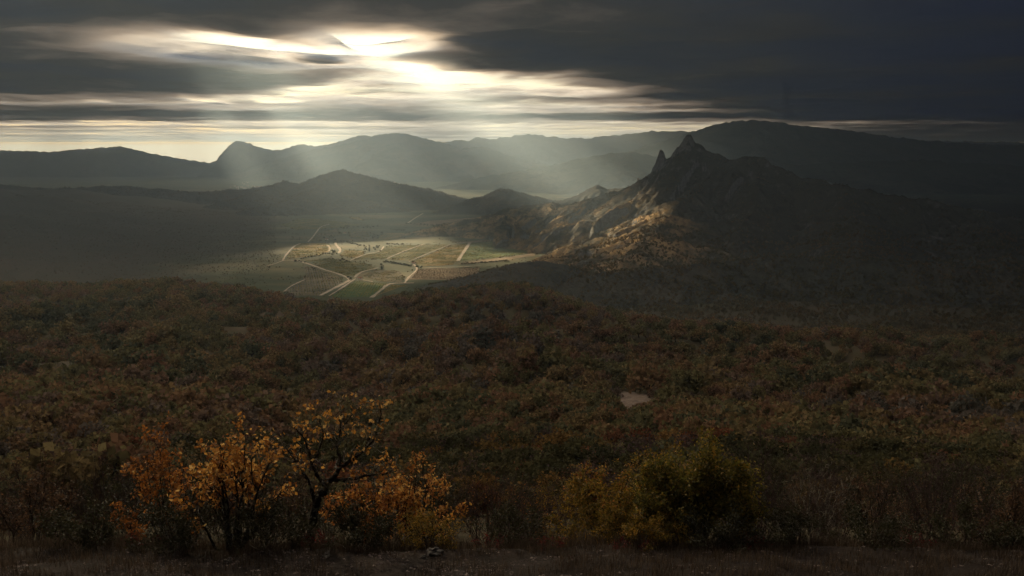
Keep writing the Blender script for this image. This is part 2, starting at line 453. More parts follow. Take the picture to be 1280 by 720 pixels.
# the rocky peak on the right with its long sunlit spur
PEAK = [
    crest([(470, 300, 3450), (505, 293, 3520), (560, 281, 3600), (600, 272, 3650), (640, 261, 3650), (680, 254, 3600), (705, 256, 3560), (740, 249, 3500), (780, 237, 3400), (808, 223, 3320), (824, 212, 3290)], 0.25, g=1.7, gscale=105, wide=1.3, wmax=740, pow=0.95),
    crest([(824, 212, 3290), (836, 201, 3265), (845, 193, 3240), (852, 184, 3225), (861, 178, 3210), (872, 181, 3195), (882, 187, 3180), (895, 192, 3150), (908, 198, 3120), (920, 197, 3090), (935, 193, 3050), (950, 196, 3020), (965, 205, 2980), (985, 216, 2940), (1010, 221, 2900), (1060, 234, 2800), (1130, 245, 2750), (1220, 262, 2700), (1330, 285, 2600), (1500, 300, 2500)], 0.62, g=0.65, gscale=190),
    crest([(905, 205, 3110), (866, 240, 2860), (838, 266, 2620), (815, 294, 2400), (790, 320, 2220), (765, 345, 2080)], 0.34, g=1.0, gscale=62, pow=1.05, wmax=520),
    crest([(950, 202, 3030), (945, 260, 2700), (905, 308, 2420), (850, 328, 2250)], 0.42, g=0.6, gscale=130),
    crest([(1060, 236, 2790), (1075, 300, 2300), (1050, 345, 2000)], 0.42, g=0.9, gscale=110),
    crest([(1220, 264, 2690), (1260, 320, 2200), (1250, 360, 1900)], 0.42, g=0.9, gscale=110),
    # striped flank: low ribs fanning down the slope from the foot of the cliffs
    crest([(815, 228, 3270), (780, 252, 3180), (740, 272, 3120), (700, 290, 3080), (660, 301, 3060)], 0.24, g=0.9, gscale=60),
    crest([(812, 240, 3200), (775, 268, 3080), (735, 290, 2990), (690, 306, 2920)], 0.24, g=0.9, gscale=60),
    crest([(800, 258, 3080), (765, 283, 2960), (730, 302, 2870), (690, 320, 2780)], 0.25, g=0.9, gscale=60),
]
def sp(px, row, Y, rad, st):
    p = at_y(px, row, Y); return (p[0], p[1], p[2], rad, st)
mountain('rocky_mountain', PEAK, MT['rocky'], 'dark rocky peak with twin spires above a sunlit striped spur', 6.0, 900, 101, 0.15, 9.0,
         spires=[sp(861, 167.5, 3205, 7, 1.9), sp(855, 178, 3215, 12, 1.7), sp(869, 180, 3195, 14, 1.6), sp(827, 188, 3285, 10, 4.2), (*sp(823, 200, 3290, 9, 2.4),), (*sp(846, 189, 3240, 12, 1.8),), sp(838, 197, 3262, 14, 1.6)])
# lower spurs and knolls in front of the peak
mountain('hill', [crest([(690, 359, 1880), (720, 347, 1900), (760, 341, 1930), (800, 337, 1960), (840, 334, 1990), (900, 326, 2050), (960, 322, 2080), (1100, 325, 2000), (1300, 345, 1900)], 0.55, g=1.0, gscale=70)],
         MT['hill'], 'low shadowed spur with a sunlit rim in front of the rocky peak', 5.0, 450, 131, 0.16, 4.0, -10)
mountain('hill', [crest([(575, 347, 2080), (600, 341, 2090), (640, 330, 2120), (680, 326, 2150), (712, 333, 2150), (740, 345, 2120)], 0.30, g=0.7, gscale=80)],
         MT['hill'], 'dark rounded knoll between the fields and the low spur', 5.0, 420, 141, 0.12, 3.0, -8)
# dark cone on the left
mountain('hill', [crest([(-400, 225, 5400), (-100, 222, 5400), (60, 236, 5400), (150, 232, 5450), (240, 240, 5500), (280, 238, 5550), (310, 236, 5550), (340, 231, 5600), (355, 225.5, 5600), (373, 230, 5600), (400, 219, 5600), (414, 215, 5600), (428, 211.5, 5600), (437, 214, 5600), (447, 219, 5600), (470, 232, 5600), (500, 245, 5650), (530, 252, 5700)], 0.34, g=1.0, gscale=160),
                  crest([(428, 213, 5590), (400, 235, 5200), (360, 252, 4900), (310, 262, 4700)], 0.26, gscale=150),
                  crest([(355, 227, 5590), (300, 248, 5150), (240, 262, 4800)], 0.26, gscale=150)],
         MT['hill'], 'dark cone shaped hill standing left of the lit fields', 14.0, 900, 151, 0.13, 7.0, -20)
mountain('hill', [crest([(545, 265, 4850), (575, 254, 4950), (600, 245, 5000), (626, 235.5, 5000), (640, 237, 5000), (660, 243, 5050), (690, 250, 5100), (730, 254, 5200)], 0.26, g=1.0, gscale=110)],
         MT['hill'], 'small hazy hill in the middle of the valley behind the fields', 12.0, 650, 161, 0.13, 5.0, -15)
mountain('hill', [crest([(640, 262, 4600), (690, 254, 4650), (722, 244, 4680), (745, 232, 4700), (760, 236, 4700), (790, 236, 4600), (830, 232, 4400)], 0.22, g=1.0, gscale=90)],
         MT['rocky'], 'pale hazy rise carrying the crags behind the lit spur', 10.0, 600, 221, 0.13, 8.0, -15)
# ridges of the background, near to far
mountain('distant_ridge', [crest([(600, 222), (650, 214), (690, 207), (720, 199), (745, 195), (770, 192), (790, 190), (812, 194), (860, 203), (1000, 206), (1150, 200), (1280, 208), (1500, 215)], 0.26, 8500, gscale=300)],
         MT['far'], 'low hazy ridge just left of the twin spires', 40.0, 1800, 171, 0.15, 14.0, -20)
mountain('distant_mountain', [crest([(370, 192), (400, 186), (440, 178), (462, 172), (480, 167.5), (495, 166), (510, 168), (530, 173), (555, 179), (575, 186), (590, 184), (602, 183), (615, 187), (640, 196), (670, 205), (720, 213), (780, 220)], 0.34, 12500, gscale=420)],
         MT['far'], 'broad rounded mountain rising behind the village', 45.0, 2200, 181, 0.14, 20.0, -20)
mountain('distant_mountain', [crest([(-500, 190), (-200, 196), (-60, 186), (60, 190), (150, 183), (210, 196), (262, 204), (278, 198), (284, 184), (294, 176), (308, 178), (320, 183), (335, 187), (350, 188), (362, 184), (378, 180), (392, 183), (410, 181), (425, 177), (445, 170), (455, 168.5), (467, 171), (500, 180), (540, 195)], 0.40, 14500, gscale=420)],
         MT['far'], 'long mountain ridge ending in a square bluff, far left', 50.0, 2200, 191, 0.12, 16.0, -20)
mountain('distant_mountain', [crest([(700, 215), (780, 192), (830, 176), (862, 166), (885, 158), (905, 153.5), (922, 151), (945, 150), (975, 153), (1000, 157), (1060, 163), (1120, 172), (1180, 178), (1280, 182), (1400, 196), (1600, 205)], 0.34, 11000, gscale=420)],
         MT['far'], 'tall dark mountain with a flat summit behind the rocky peak', 45.0, 2200, 201, 0.13, 18.0, -20)
mountain('distant_ridge', [crest([(480, 200), (530, 184), (555, 178), (575, 175.5), (585, 176), (599, 171.5), (612, 174), (640, 170.5), (660, 167.5), (685, 170), (710, 173.5), (722, 172), (735, 173), (768, 169), (790, 167), (815, 164), (850, 164), (880, 166), (950, 165), (1100, 175), (1400, 180)], 0.30, 16000, gscale=520)],
         MT['far'], 'palest ridge on the skyline at the far end of the valley', 70.0, 3000, 211, 0.12, 22.0, -60)

def mount_z(label, x, y):
    xs, ys, Z = MOUNT[label]
    fx = np.clip((x - xs[0]) / (xs[1] - xs[0]), 0, len(xs) - 1.001); fy = np.clip((y - ys[0]) / (ys[1] - ys[0]), 0, len(ys) - 1.001)
    i, j = fx.astype(int), fy.astype(int); u, v = fx - i, fy - j
    return Z[j, i] * (1 - u) * (1 - v) + Z[j, i + 1] * u * (1 - v) + Z[j + 1, i] * (1 - u) * v + Z[j + 1, i + 1] * u * v

# ------------------------------------------------------------------ fields and tracks of the valley floor
def zA(x, y): return (330 + x / 5.76, 250 + y / 5.76)
def zB(x, y): return (480 + x / 5.76, 250 + y / 5.76)
OLIVE = [(0.30, (0.045, 0.062, 0.025)), (0.48, (0.081, 0.089, 0.033)), (0.6, (0.152, 0.126, 0.044)), (0.72, (0.242, 0.163, 0.068))]
GOLD = [(0.32, (0.062, 0.079, 0.027)), (0.46, (0.126, 0.112, 0.036)), (0.57, (0.225, 0.149, 0.054)), (0.72, (0.306, 0.189, 0.085))]
GREEN = [(0.30, (0.040, 0.076, 0.031)), (0.5, (0.068, 0.104, 0.037)), (0.63, (0.135, 0.135, 0.045)), (0.78, (0.242, 0.171, 0.062))]
TAN = [(0.30, (0.099, 0.081, 0.053)), (0.5, (0.180, 0.135, 0.085)), (0.7, (0.279, 0.216, 0.140))]
DULL = [(0.30, (0.054, 0.054, 0.040)), (0.5, (0.107, 0.095, 0.062)), (0.7, (0.198, 0.158, 0.099))]
FIELDS = [
    ('olive vineyard farthest left below the dark cone hill', OLIVE, zA, [(120, 180), (265, 133), (440, 145), (700, 180), (620, 195), (390, 212), (230, 215)], 0.4),
    ('striped green and orange field inside the bend of the track', GOLD, zA, [(250, 312), (440, 312), (485, 330), (465, 372), (400, 398), (175, 425), (165, 405)], 0.2),
    ('green and yellow field between the two pale tracks', OLIVE, zA, [(300, 438), (470, 425), (700, 455), (815, 482), (665, 545), (605, 556), (450, 505)], 0.1),
    ('green field with yellow bands nearest the dark wood', GREEN, zA, [(655, 588), (900, 606), (785, 700), (480, 700)], 0.6),
    ('small yellow field right of the steep pale track', GOLD, zA, [(922, 612), (1030, 616), (880, 662), (815, 695), (805, 695)], 0.3),
    ('grey green rough field left of the forked track', DULL, zA, [(150, 655), (290, 582), (300, 475), (560, 565), (555, 600), (440, 660), (400, 690), (200, 690)], 0.8),
    ('bright yellow field beside the dark copse', GOLD, zA, [(868, 238), (1030, 235), (960, 280), (880, 292), (795, 288)], 0.3),
    ('small orange stubble field in front of the copse', GOLD, zA, [(580, 362), (718, 366), (722, 392), (650, 422), (550, 402)], 0.0),
    ('wide olive vineyard left of the dark diagonal path', OLIVE, zA, [(880, 335), (1130, 322), (865, 428), (650, 432), (725, 398), (835, 375)], 0.5),
    ('olive vineyard between the two diagonal paths', OLIVE, zB, [(285, 322), (470, 322), (185, 436), (25, 428)], 0.5),
    ('yellow vineyard left of the short steep track', GOLD, zB, [(485, 326), (602, 314), (528, 440), (490, 468), (270, 480), (205, 446)], 0.15),
    ('big dark green vineyard right of the short steep track', GREEN, zB, [(628, 316), (740, 302), (1152, 284), (1300, 285), (1290, 310), (1152, 348), (1000, 392), (830, 412), (545, 440)], 0.12),
    ('tan orchard dotted with bushes in front of the knoll', TAN, zB, [(235, 500), (695, 488), (645, 582), (180, 572)], 0.1),
    ('long tan stubble strip above the green vineyard', TAN, zB, [(480, 308), (740, 290), (1152, 254), (1290, 262), (1300, 278), (1152, 278), (740, 299), (620, 309)], 0.05),
    ('pale bare field at the back of the valley', TAN, zB, [(225, 172), (330, 150), (690, 126), (480, 174), (290, 186)], 0.05),
    ('tan headland along the dark hedge', TAN, zB, [(530, 458), (720, 432), (1000, 398), (1120, 365), (1152, 372), (1080, 402), (830, 442), (560, 464)], 0.05),
    ('grey fallow plot beside the scattered trees', DULL, zA, [(610, 230), (740, 225), (762, 268), (690, 290), (620, 270)], 0.3),
    ('dull brown plot behind the bend of the track', DULL, zA, [(385, 240), (520, 207), (552, 250), (400, 300), (335, 300)], 0.3),
    ('brown scrubby plot right of the track fork', DULL, zA, [(705, 548), (830, 500), (975, 515), (1010, 560), (985, 592), (830, 588)], 0.3),
    ('thin yellow strip at the foot of the cone hill', GOLD, zA, [(590, 118), (680, 125), (720, 150), (640, 140)], 0.1),
]
def jitter_poly(pts, seg, amp, seed):
    out = []
    for i, a in enumerate(pts):
        b = pts[(i + 1) % len(pts)]
        L = math.hypot(b[0] - a[0], b[1] - a[1]); n = max(1, int(L / seg))
        for k in range(n):
            t = k / n; x = a[0] + (b[0] - a[0]) * t; y = a[1] + (b[1] - a[1]) * t
            x += amp * float(perlin(x / 45, y / 45, seed)); y += amp * 1.5 * float(perlin(x / 45 + 31, y / 45, seed))
            out.append((x, y))
    return out
for i, (lab, st, zf, pl, ang) in enumerate(FIELDS):
    w_ = [at_z(*zf(*p), 0.0)[:2] for p in pl]
    pts = jitter_poly(w_, 30, 7, 60 + i)
    me = bpy.data.meshes.new('field')
    z_ = 0.35 + 0.03 * i
    me.from_pydata([(x, y, z_) for x, y in pts], [], [list(range(len(pts)))])
    me.materials.append(m_field('field_crop', st, ang + math.pi / 3, 12 + (i % 4) * 4))
    o = bpy.data.objects.new('field', me); COL.objects.link(o)
    tag(o, lab, 'field', 'fields on the valley floor', 'structure')

ROADS = [
    ('broad pale track forking below the fields', 9, zA, [(405, 690), (500, 640), (560, 610), (612, 580), (600, 560), (530, 532), (440, 505), (350, 472), (270, 447), (205, 436), (140, 437)]),
    ('narrow second track beside the fork', 5, zA, [(470, 692), (560, 635), (640, 580), (660, 568)]),
    ('pale track curling up the left side of the fields', 6, zA, [(135, 440), (150, 410), (190, 360), (225, 330), (262, 315)]),
    ('faint track climbing toward the farthest left vineyard', 6, zA, [(318, 302), (345, 275), (372, 240), (410, 195), (470, 175)]),
    ('pale track rising right from the fork', 6, zA, [(655, 560), (672, 540), (720, 515), (820, 490)]),
    ('winding track past the copse', 5, zA, [(620, 437), (660, 420), (725, 395), (830, 371), (862, 335)]),
    ('straight steep pale track through the nearest field', 8, zA, [(775, 705), (850, 645), (912, 605), (1080, 600)]),
    ('short spur track to the farmhouse', 5, zA, [(690, 572), (740, 583), (785, 590)]),
    ('track between the brown plot and the orchard', 6, zA, [(1012, 602), (1045, 555), (1100, 502), (1075, 462)]),
    ('short steep straight track between two vineyards', 11, zB, [(532, 440), (575, 375), (617, 310)]),
    ('thin dark path left of the olive vineyard', 4, zB, [(20, 424), (150, 368), (290, 318)]),
    ('thin path between olive and yellow vineyard', 4, zB, [(180, 445), (320, 385), (478, 322)]),
    ('long track under the dark hedge', 6, zB, [(275, 492), (520, 484), (700, 476)]),
    ('faint far track at the back of the valley', 8, zA, [(1035, 168), (1090, 130), (1145, 98)]),
    ('thin track along the rough left field', 5, zA, [(145, 662), (200, 620), (292, 577)]),
    ('faint track running off to the left slope', 5, zA, [(20, 478), (80, 460), (135, 440)]),
    ('white stream bed between the trees', 8, zA, [(538, 385), (548, 360), (520, 325), (515, 308)]),
    ('small curved track at the end of the striped field', 5, zA, [(466, 372), (476, 350), (460, 328)]),
]
def ribbon(name, pts, width, mat, z):
    P = [np.array(p[:2]) for p in pts]
    fine = []
    for i in range(len(P) - 1):
        p0 = P[max(i - 1, 0)]; p1 = P[i]; p2 = P[i + 1]; p3 = P[min(i + 2, len(P) - 1)]
        n = max(2, int(np.linalg.norm(p2 - p1) / 14))
        for k in range(n):
            t = k / n
            fine.append(0.5 * ((2 * p1) + (-p0 + p2) * t + (2 * p0 - 5 * p1 + 4 * p2 - p3) * t * t + (-p0 + 3 * p1 - 3 * p2 + p3) * t ** 3))
    fine.append(P[-1]); fine = np.array(fine)
    tg = np.gradient(fine, axis=0); tg /= np.linalg.norm(tg, axis=1)[:, None] + 1e-9
    nn = np.stack([-tg[:, 1], tg[:, 0]], 1)
    wv = 1.05 * width * (0.5 + 0.26 * fbm(fine[:, 0] / 40, fine[:, 1] / 40, 3, 4))[:, None]
    a, b = fine + nn * wv, fine - nn * wv
    V = np.concatenate([np.c_[a, np.full(len(a), z)], np.c_[b, np.full(len(b), z)]])
    m = len(a); i = np.arange(m - 1)
    return mesh_np(name, V, np.stack([i, i + 1, i + 1 + m, i + m], 1), mat)
for i, (lab, wd, zf, pl) in enumerate(ROADS):
    o = ribbon('dirt_track', [at_z(*zf(*p), 0.0) for p in pl], wd, MT['dirt'], 1.1 + 0.02 * i)
    tag(o, lab, 'track', 'dirt tracks on the valley floor', 'structure')

# ------------------------------------------------------------------ plant meshes
def tubes_mesh(tubes, sides=5):
    """tubes: list of (points (n,3), radii (n,))"""
    VV, FF = [], []; base = 0
    ang = np.arange(sides) * 2 * math.pi / sides
    for P, rad in tubes:
        P = np.asarray(P, float); rad = np.asarray(rad, float)
        n = len(P)
        tg = np.gradient(P, axis=0); tg /= np.linalg.norm(tg, axis=1)[:, None] + 1e-12
        up = np.where(np.abs(tg[:, 2:3]) > 0.9, np.array([[1.0, 0, 0]]), np.array([[0, 0, 1.0]]))
        u = np.cross(tg, up); u /= np.linalg.norm(u, axis=1)[:, None] + 1e-12
        v = np.cross(tg, u)
        ring = P[:, None, :] + rad[:, None, None] * (np.cos(ang)[None, :, None] * u[:, None, :] + np.sin(ang)[None, :, None] * v[:, None, :])
        VV.append(ring.reshape(-1, 3))
        i = np.arange(n * sides).reshape(n, sides); j = np.roll(i, -1, 1)
        FF.append(base + np.stack([i[:-1], j[:-1], j[1:], i[1:]], -1).reshape(-1, 4))
        base += n * sides
    return np.concatenate(VV), np.concatenate(FF)

def unit(v): 
    v = np.asarray(v, float); return v / (np.linalg.norm(v) + 1e-12)

def branch_path(rng, p, d, length, r0, r1, n=6, wander=0.25, up=0.1):
    pts = [np.array(p, float)]; d = unit(d); st = length / n
    for k in range(n):
        d = unit(d + rng.normal(0, wander, 3) + np.array([0, 0, up]))
        pts.append(pts[-1] + d * st)
    return np.array(pts), np.linspace(r0, r1, n + 1)

def sprout(rng, path, rad, depth, tubes, tips, kids=(3, 5), ratio=0.6, angle=0.9, wander=0.28, up=0.1, length=None, start=0.3, minr=0.003):
    tubes.append((path, rad))
    L = np.linalg.norm(np.diff(path, axis=0), axis=1).sum() if length is None else length
    if depth == 0:
        tips.append(path); return
    n = rng.integers(kids[0], kids[1] + 1)
    for k in range(n):
        f = start + (1 - start) * (k + rng.random()) / n
        q = f * (len(path) - 1); i = min(int(q), len(path) - 2); t = q - i
        p = path[i] * (1 - t) + path[i + 1] * t; tg = unit(path[i + 1] - path[i])
        r = (rad[i] * (1 - t) + rad[i + 1] * t) * 0.65
        side = unit(np.cross(tg, rng.normal(0, 1, 3)))
        d = unit(tg * math.cos(angle) + side * math.sin(angle) * rng.uniform(0.7, 1.2))
        l = L * ratio * rng.uniform(0.6, 1.15) * (1.15 - 0.5 * f)
        cp, cr = branch_path(rng, p, d, l, max(r, minr), max(r * 0.35, minr * 0.6), 5 if depth > 1 else 4, wander, up)
        sprout(rng, cp, cr, depth - 1, tubes, tips, kids, ratio, angle, wander, up, None, 0.2, minr)

def leaves_mesh(rng, C, size, fold=0.35, droop=0.2, aspect=0.62):
    """one pointed, folded leaf per centre; size may be an array"""
    C = np.asarray(C, float); n = len(C); size = np.broadcast_to(np.asarray(size, float), (n,)) * rng.uniform(0.65, 1.3, n)
    a = rng.normal(0, 1, (n, 3)); a[:, 2] -= droop; a /= np.linalg.norm(a, axis=1)[:, None]
    b = np.cross(a, rng.normal(0, 1, (n, 3))); b /= np.linalg.norm(b, axis=1)[:, None] + 1e-9
    c = np.cross(a, b)
    s = size[:, None]
    base = C; tip = C + a * s; mid = C + a * s * 0.55
    l = mid + b * s * 0.5 * aspect + c * s * fold * 0.3; r = mid - b * s * 0.5 * aspect + c * s * fold * 0.3
    V = np.stack([base, l, tip, r], 1).reshape(-1, 3)
    i = np.arange(n) * 4
    Fc = np.concatenate([np.stack([i, i + 1, i + 2], 1), np.stack([i, i + 2, i + 3], 1)])
    return V, Fc

def crown_mesh(rng, nl, lobes, size, flat=0.8, hollow=0.55):
    """leaf sprays spread through several uneven lobes inside a unit-high crown (z 0.2..1)"""
    C = []
    tot = sum(l[3] ** 2 for l in lobes)
    for (x, y, z, r) in lobes:
        m = max(6, int(nl * r * r / tot))
        d = rng.normal(0, 1, (m, 3)); d /= np.linalg.norm(d, axis=1)[:, None]
        rr = r * (hollow + (1.08 - hollow) * rng.random(m) ** 0.6)
        C.append(np.array([x, y, z]) + d * rr[:, None] * np.array([1, 1, flat]))
    return np.concatenate(C)

def random_lobes(rng, n, w=0.45):
    L = [(0, 0, 0.66, 0.27)]
    for k in range(n):
        a = rng.uniform(0, 2 * math.pi); q = w * math.sqrt(rng.random())
        z = rng.uniform(0.24, 0.82) - 0.12 * (q / w) ** 2
        L.append((q * math.cos(a), q * math.sin(a), z, rng.uniform(0.14, 0.25)))
    return L

def small_tree(rng, nl, nlobes, size, bare=0.0):
    """unit-high tree: trunk mesh, crown mesh"""
    lobes = random_lobes(rng, nlobes)
    tb = []
    P, r = branch_path(rng, (0, 0, -0.06), (0.05, 0, 1), 0.5, 0.035, 0.02, 4, 0.12, 0.2); tb.append((P, r))
    for (x, y, z, q) in lobes[1:]:
        tb.append((np.array([P[2], (P[3] + np.array([x, y, z])) / 2 + rng.normal(0, 0.03, 3), np.array([x, y, z])]), np.array([0.02, 0.013, 0.005])))
    C = crown_mesh(rng, nl, lobes, size)
    LV, LF = leaves_mesh(rng, C, size, 0.3, 0.1, 0.9)
    TV, TF = tubes_mesh(tb, 4)
    return (TV, TF), (LV, LF)

def joined_tree(name, rng, nl, nlobes, size, fm):
    (TV, TF), (LV, LF) = small_tree(rng, nl, nlobes, size)
    TT = np.concatenate([TF[:, [0, 1, 2]], TF[:, [0, 2, 3]]])
    return mesh_np(name, np.concatenate([TV, LV]), np.concatenate([TT, LF + len(TV)]), None, smooth=False, link=False,
                   mats=[MT['bark_dark'], fm], mat_idx=np.concatenate([np.zeros(len(TT), int), np.ones(len(LF), int)]))

# ------------------------------------------------------------------ scattering of what nobody could count
def scatter(name, pts, scl, rot, pick, protos, label, cat, kind='stuff'):
    me = bpy.data.meshes.new(name + '_points'); n = len(pts)
    me.vertices.add(n); me.vertices.foreach_set('co', np.asarray(pts, np.float32).ravel())
    for an, ty, av in (('size', 'FLOAT', scl), ('turn', 'FLOAT', rot)):
        a = me.attributes.new(an, ty, 'POINT'); a.data.foreach_set('value', np.asarray(av, np.float32))
    a = me.attributes.new('pick', 'INT', 'POINT'); a.data.foreach_set('value', np.asarray(pick, np.int32))
    me.update()
    o = bpy.data.objects.new(name, me); COL.objects.link(o)
    coll = bpy.data.collections.new(name + '_plants')
    for p in protos: coll.objects.link(p)
    g = bpy.data.node_groups.new(name + '_scatter', 'GeometryNodeTree')
    g.interface.new_socket('Geometry', in_out='INPUT', socket_type='NodeSocketGeometry')
    g.interface.new_socket('Geometry', in_out='OUTPUT', socket_type='NodeSocketGeometry')
    N = g.nodes; gi = N.new('NodeGroupInput'); go = N.new('NodeGroupOutput')
    m2p = N.new('GeometryNodeMeshToPoints'); iop = N.new('GeometryNodeInstanceOnPoints')
    ci = N.new('GeometryNodeCollectionInfo'); ci.inputs['Collection'].default_value = coll
    ci.inputs['Separate Children'].default_value = True; ci.inputs['Reset Children'].default_value = True
    def na(an, ty):
        nd = N.new('GeometryNodeInputNamedAttribute'); nd.data_type = ty; nd.inputs['Name'].default_value = an
        return nd.outputs['Attribute']
    cx = N.new('ShaderNodeCombineXYZ')
    g.links.new(gi.outputs[0], m2p.inputs['Mesh']); g.links.new(m2p.outputs[0], iop.inputs['Points'])
    g.links.new(ci.outputs[0], iop.inputs['Instance']); iop.inputs['Pick Instance'].default_value = True
    g.links.new(na('pick', 'INT'), iop.inputs['Instance Index'])
    g.links.new(na('turn', 'FLOAT'), cx.inputs['Z'])
    g.links.new(cx.outputs[0], iop.inputs['Rotation'])
    g.links.new(na('size', 'FLOAT'), iop.inputs['Scale'])
    g.links.new(iop.outputs[0], go.inputs[0])
    md = o.modifiers.new('scatter', 'NODES'); md.node_group = g
    return tag(o, label, cat, kind=kind)

# ------------------------------------------------------------------ the wood on the near hillside
rng = np.random.default_rng(11)
n = 34000
az = rng.uniform(R(-43), R(43), n); rr = np.sqrt(rng.uniform(48 ** 2, 1250 ** 2, n))
az = np.concatenate([az, rng.uniform(R(-43), R(43), 7000)]); rr = np.concatenate([rr, np.sqrt(rng.uniform(46 ** 2, 215 ** 2, 7000))]); n = len(az)
tx, ty = np.sin(az) * rr, np.cos(az) * rr
dens = sstep(-0.75, -0.05, fbm(tx / 45, ty / 45, 3, 501))
keep = (rng.random(n) < (0.6 + 0.4 * dens))
tx, ty = tx[keep], ty[keep]
tz = terrain_z(tx, ty)
_px, _rw, _dp = project(tx, ty, tz)
keep = (bare_mask(tx, ty, tz) < 0.12) & ~((((_px - 788) / 29) ** 2 + ((_rw - 511) / 19) ** 2 + 0.9 * fbm(tx / 7, ty / 12, 3, 78) < 0.9))
tx, ty, tz = tx[keep], ty[keep], tz[keep]
td = np.hypot(tx, ty)
th = (3.4 + 8.0 * rng.random(len(tx)) ** 1.6) * (0.9 + 0.35 * fbm(tx / 60, ty / 60, 2, 502))
th = np.maximum(th, 3.2) * (0.40 + 0.60 * sstep(60, 300, td))
ppx, prow, pdep = project(tx, ty, tz + th)
# which show: nearest first, a tree counts when its top stands clear of what is in front of it
horizon = np.full(1300, 720.0)
for c in range(1300):        # foreground bushes hide the lowest rows
    horizon[c] = np.interp(c, [0, 280, 350, 440, 480, 525, 575, 620, 700, 750, 800, 835, 900, 950, 1300], [560, 545, 580, 600, 590, 575, 600, 610, 640, 610, 590, 560, 560, 600, 600])
order = np.argsort(td); chosen = np.zeros(len(tx), bool); nsel = 0
for i in order:
    if not (2 < ppx[i] < 1278) or nsel >= 290: continue
    wpx = th[i] * 0.5 / pdep[i] * F
    a, b = int(max(ppx[i] - wpx, 0)), int(min(ppx[i] + wpx, 1299)) + 1
    if prow[i] < horizon[a:b].mean() - 3: chosen[i] = True; nsel += 1
    horizon[a:b] = np.minimum(horizon[a:b], prow[i] + 0.35 * wpx)
KINDS = [   # crown colour, label, share
    ('rust', 'rust brown bushy tree in the wood below the viewpoint', [(0.0, (0.146, 0.060, 0.036)), (0.5, (0.190, 0.086, 0.042)), (1.0, (0.118, 0.060, 0.041))]),
    ('olive', 'dull olive green bushy tree in the wood below the viewpoint', [(0.0, (0.045, 0.046, 0.029)), (0.5, (0.069, 0.066, 0.034)), (1.0, (0.095, 0.079, 0.038))]),
    ('brown', 'half bare purplish brown tree in the wood below the viewpoint', [(0.0, (0.067, 0.048, 0.050)), (0.5, (0.095, 0.066, 0.060)), (1.0, (0.078, 0.060, 0.048))]),
    ('gold', 'tawny gold bushy tree in the wood below the viewpoint', [(0.0, (0.168, 0.102, 0.038)), (0.5, (0.134, 0.096, 0.038)), (1.0, (0.202, 0.120, 0.048))]),
]
protos = {}
for k, (kn, lab, stops) in enumerate(KINDS):
    fm = m_foliage(kn + '_crown_leaves', stops, use_noise=False)
    protos[kn] = []
    for q in range(2):
        (TV, TF), (LV, LF) = small_tree(rng, 700 if kn != 'brown' else 430, 9, 0.085 if kn != 'brown' else 0.07)
        tm = mesh_np('trunk', TV, TF, MT['bark_dark'], link=False).data
        cm = mesh_np('crown', LV, LF, fm, smooth=False, link=False).data
        protos[kn].append((tm, cm))
tint = fbm(tx / 55, ty / 55, 3, 503) + rng.normal(0, 0.35, len(tx))
def kind_of(v): return 'olive' if v < -0.28 else 'brown' if v < 0.08 else 'gold' if v < 0.3 else 'rust'
for i in np.nonzero(chosen)[0]:
    kn = kind_of(tint[i]); lab = [x[1] for x in KINDS if x[0] == kn][0]
    tm, cm = protos[kn][int(rng.integers(2))]
    e = empty('bushy_tree', (tx[i], ty[i], tz[i]), rng.uniform(0, 6.28))
    s = th[i]; e.scale = (s * rng.uniform(0.9, 1.25), s * rng.uniform(0.9, 1.25), s)
    for nm, md in (('trunk', tm), ('crown', cm)):
        c = bpy.data.objects.new(nm, md); COL.objects.link(c); c.parent = e
    tag(e, lab, 'tree', kn + ' trees in the wood')
fp = [joined_tree('wood_tree', rng, 260, 7, 0.13, MT['forest']) for _ in range(6)]
rest = ~chosen
scatter('wood', np.stack([tx, ty, tz], 1)[rest], th[rest] * rng.uniform(0.95, 1.2, rest.sum()), rng.uniform(0, 6.28, rest.sum()), rng.integers(0, 6, rest.sum()), fp,
        'autumn wood of brown, rust and olive trees covering the near hillside', 'wood')

# low scrub on the slopes farther off
sp_ = [joined_tree('scrub_bush', rng, 46, 5, 0.30, MT['scrub']) for _ in range(4)]
SX, SY, SZ, SS = [], [], [], []
def scrub_on(label, n, x0, x1, y0, y1, zmin, smin, smax, seed, steep=0.75):
    r_ = np.random.default_rng(seed)
    x = r_.uniform(x0, x1, n); y = r_.uniform(y0, y1, n); z = mount_z(label, x, y)
    gx = (mount_z(label, x + 6, y) - mount_z(label, x - 6, y)) / 12; gy = (mount_z(label, x, y + 6) - mount_z(label, x, y - 6)) / 12
    g = np.hypot(gx, gy)
    cl = fbm(x / 70, y / 70, 3, seed)
    k = (z > zmin) & (z > terrain_z(x, y) - 1) & (g < steep) & (r_.random(n) < sstep(-0.5, 0.5, cl))
    SX.append(x[k]); SY.append(y[k]); SZ.append(z[k]); SS.append(r_.uniform(smin, smax, k.sum()))
scrub_on('dark rocky peak with twin spires above a sunlit striped spur', 70000, -700, 2600, 1900, 4000, 2, 2.5, 6.0, 601)
scrub_on('low shadowed spur with a sunlit rim in front of the rocky peak', 22000, 0, 2400, 1600, 2400, 0, 3.5, 8, 602, 1.2)
scrub_on('dark rounded knoll between the fields and the low spur', 7000, -350, 450, 1800, 2500, 0, 3, 6.0, 603, 1.2)
scrub_on('dark cone shaped hill standing left of the lit fields', 26000, -4200, -300, 4400, 6000, 0, 4, 8, 604, 1.2)
scrub_on('small hazy hill in the middle of the valley behind the fields', 7000, -700, 800, 4500, 5400, 0, 4, 7, 605, 1.2)
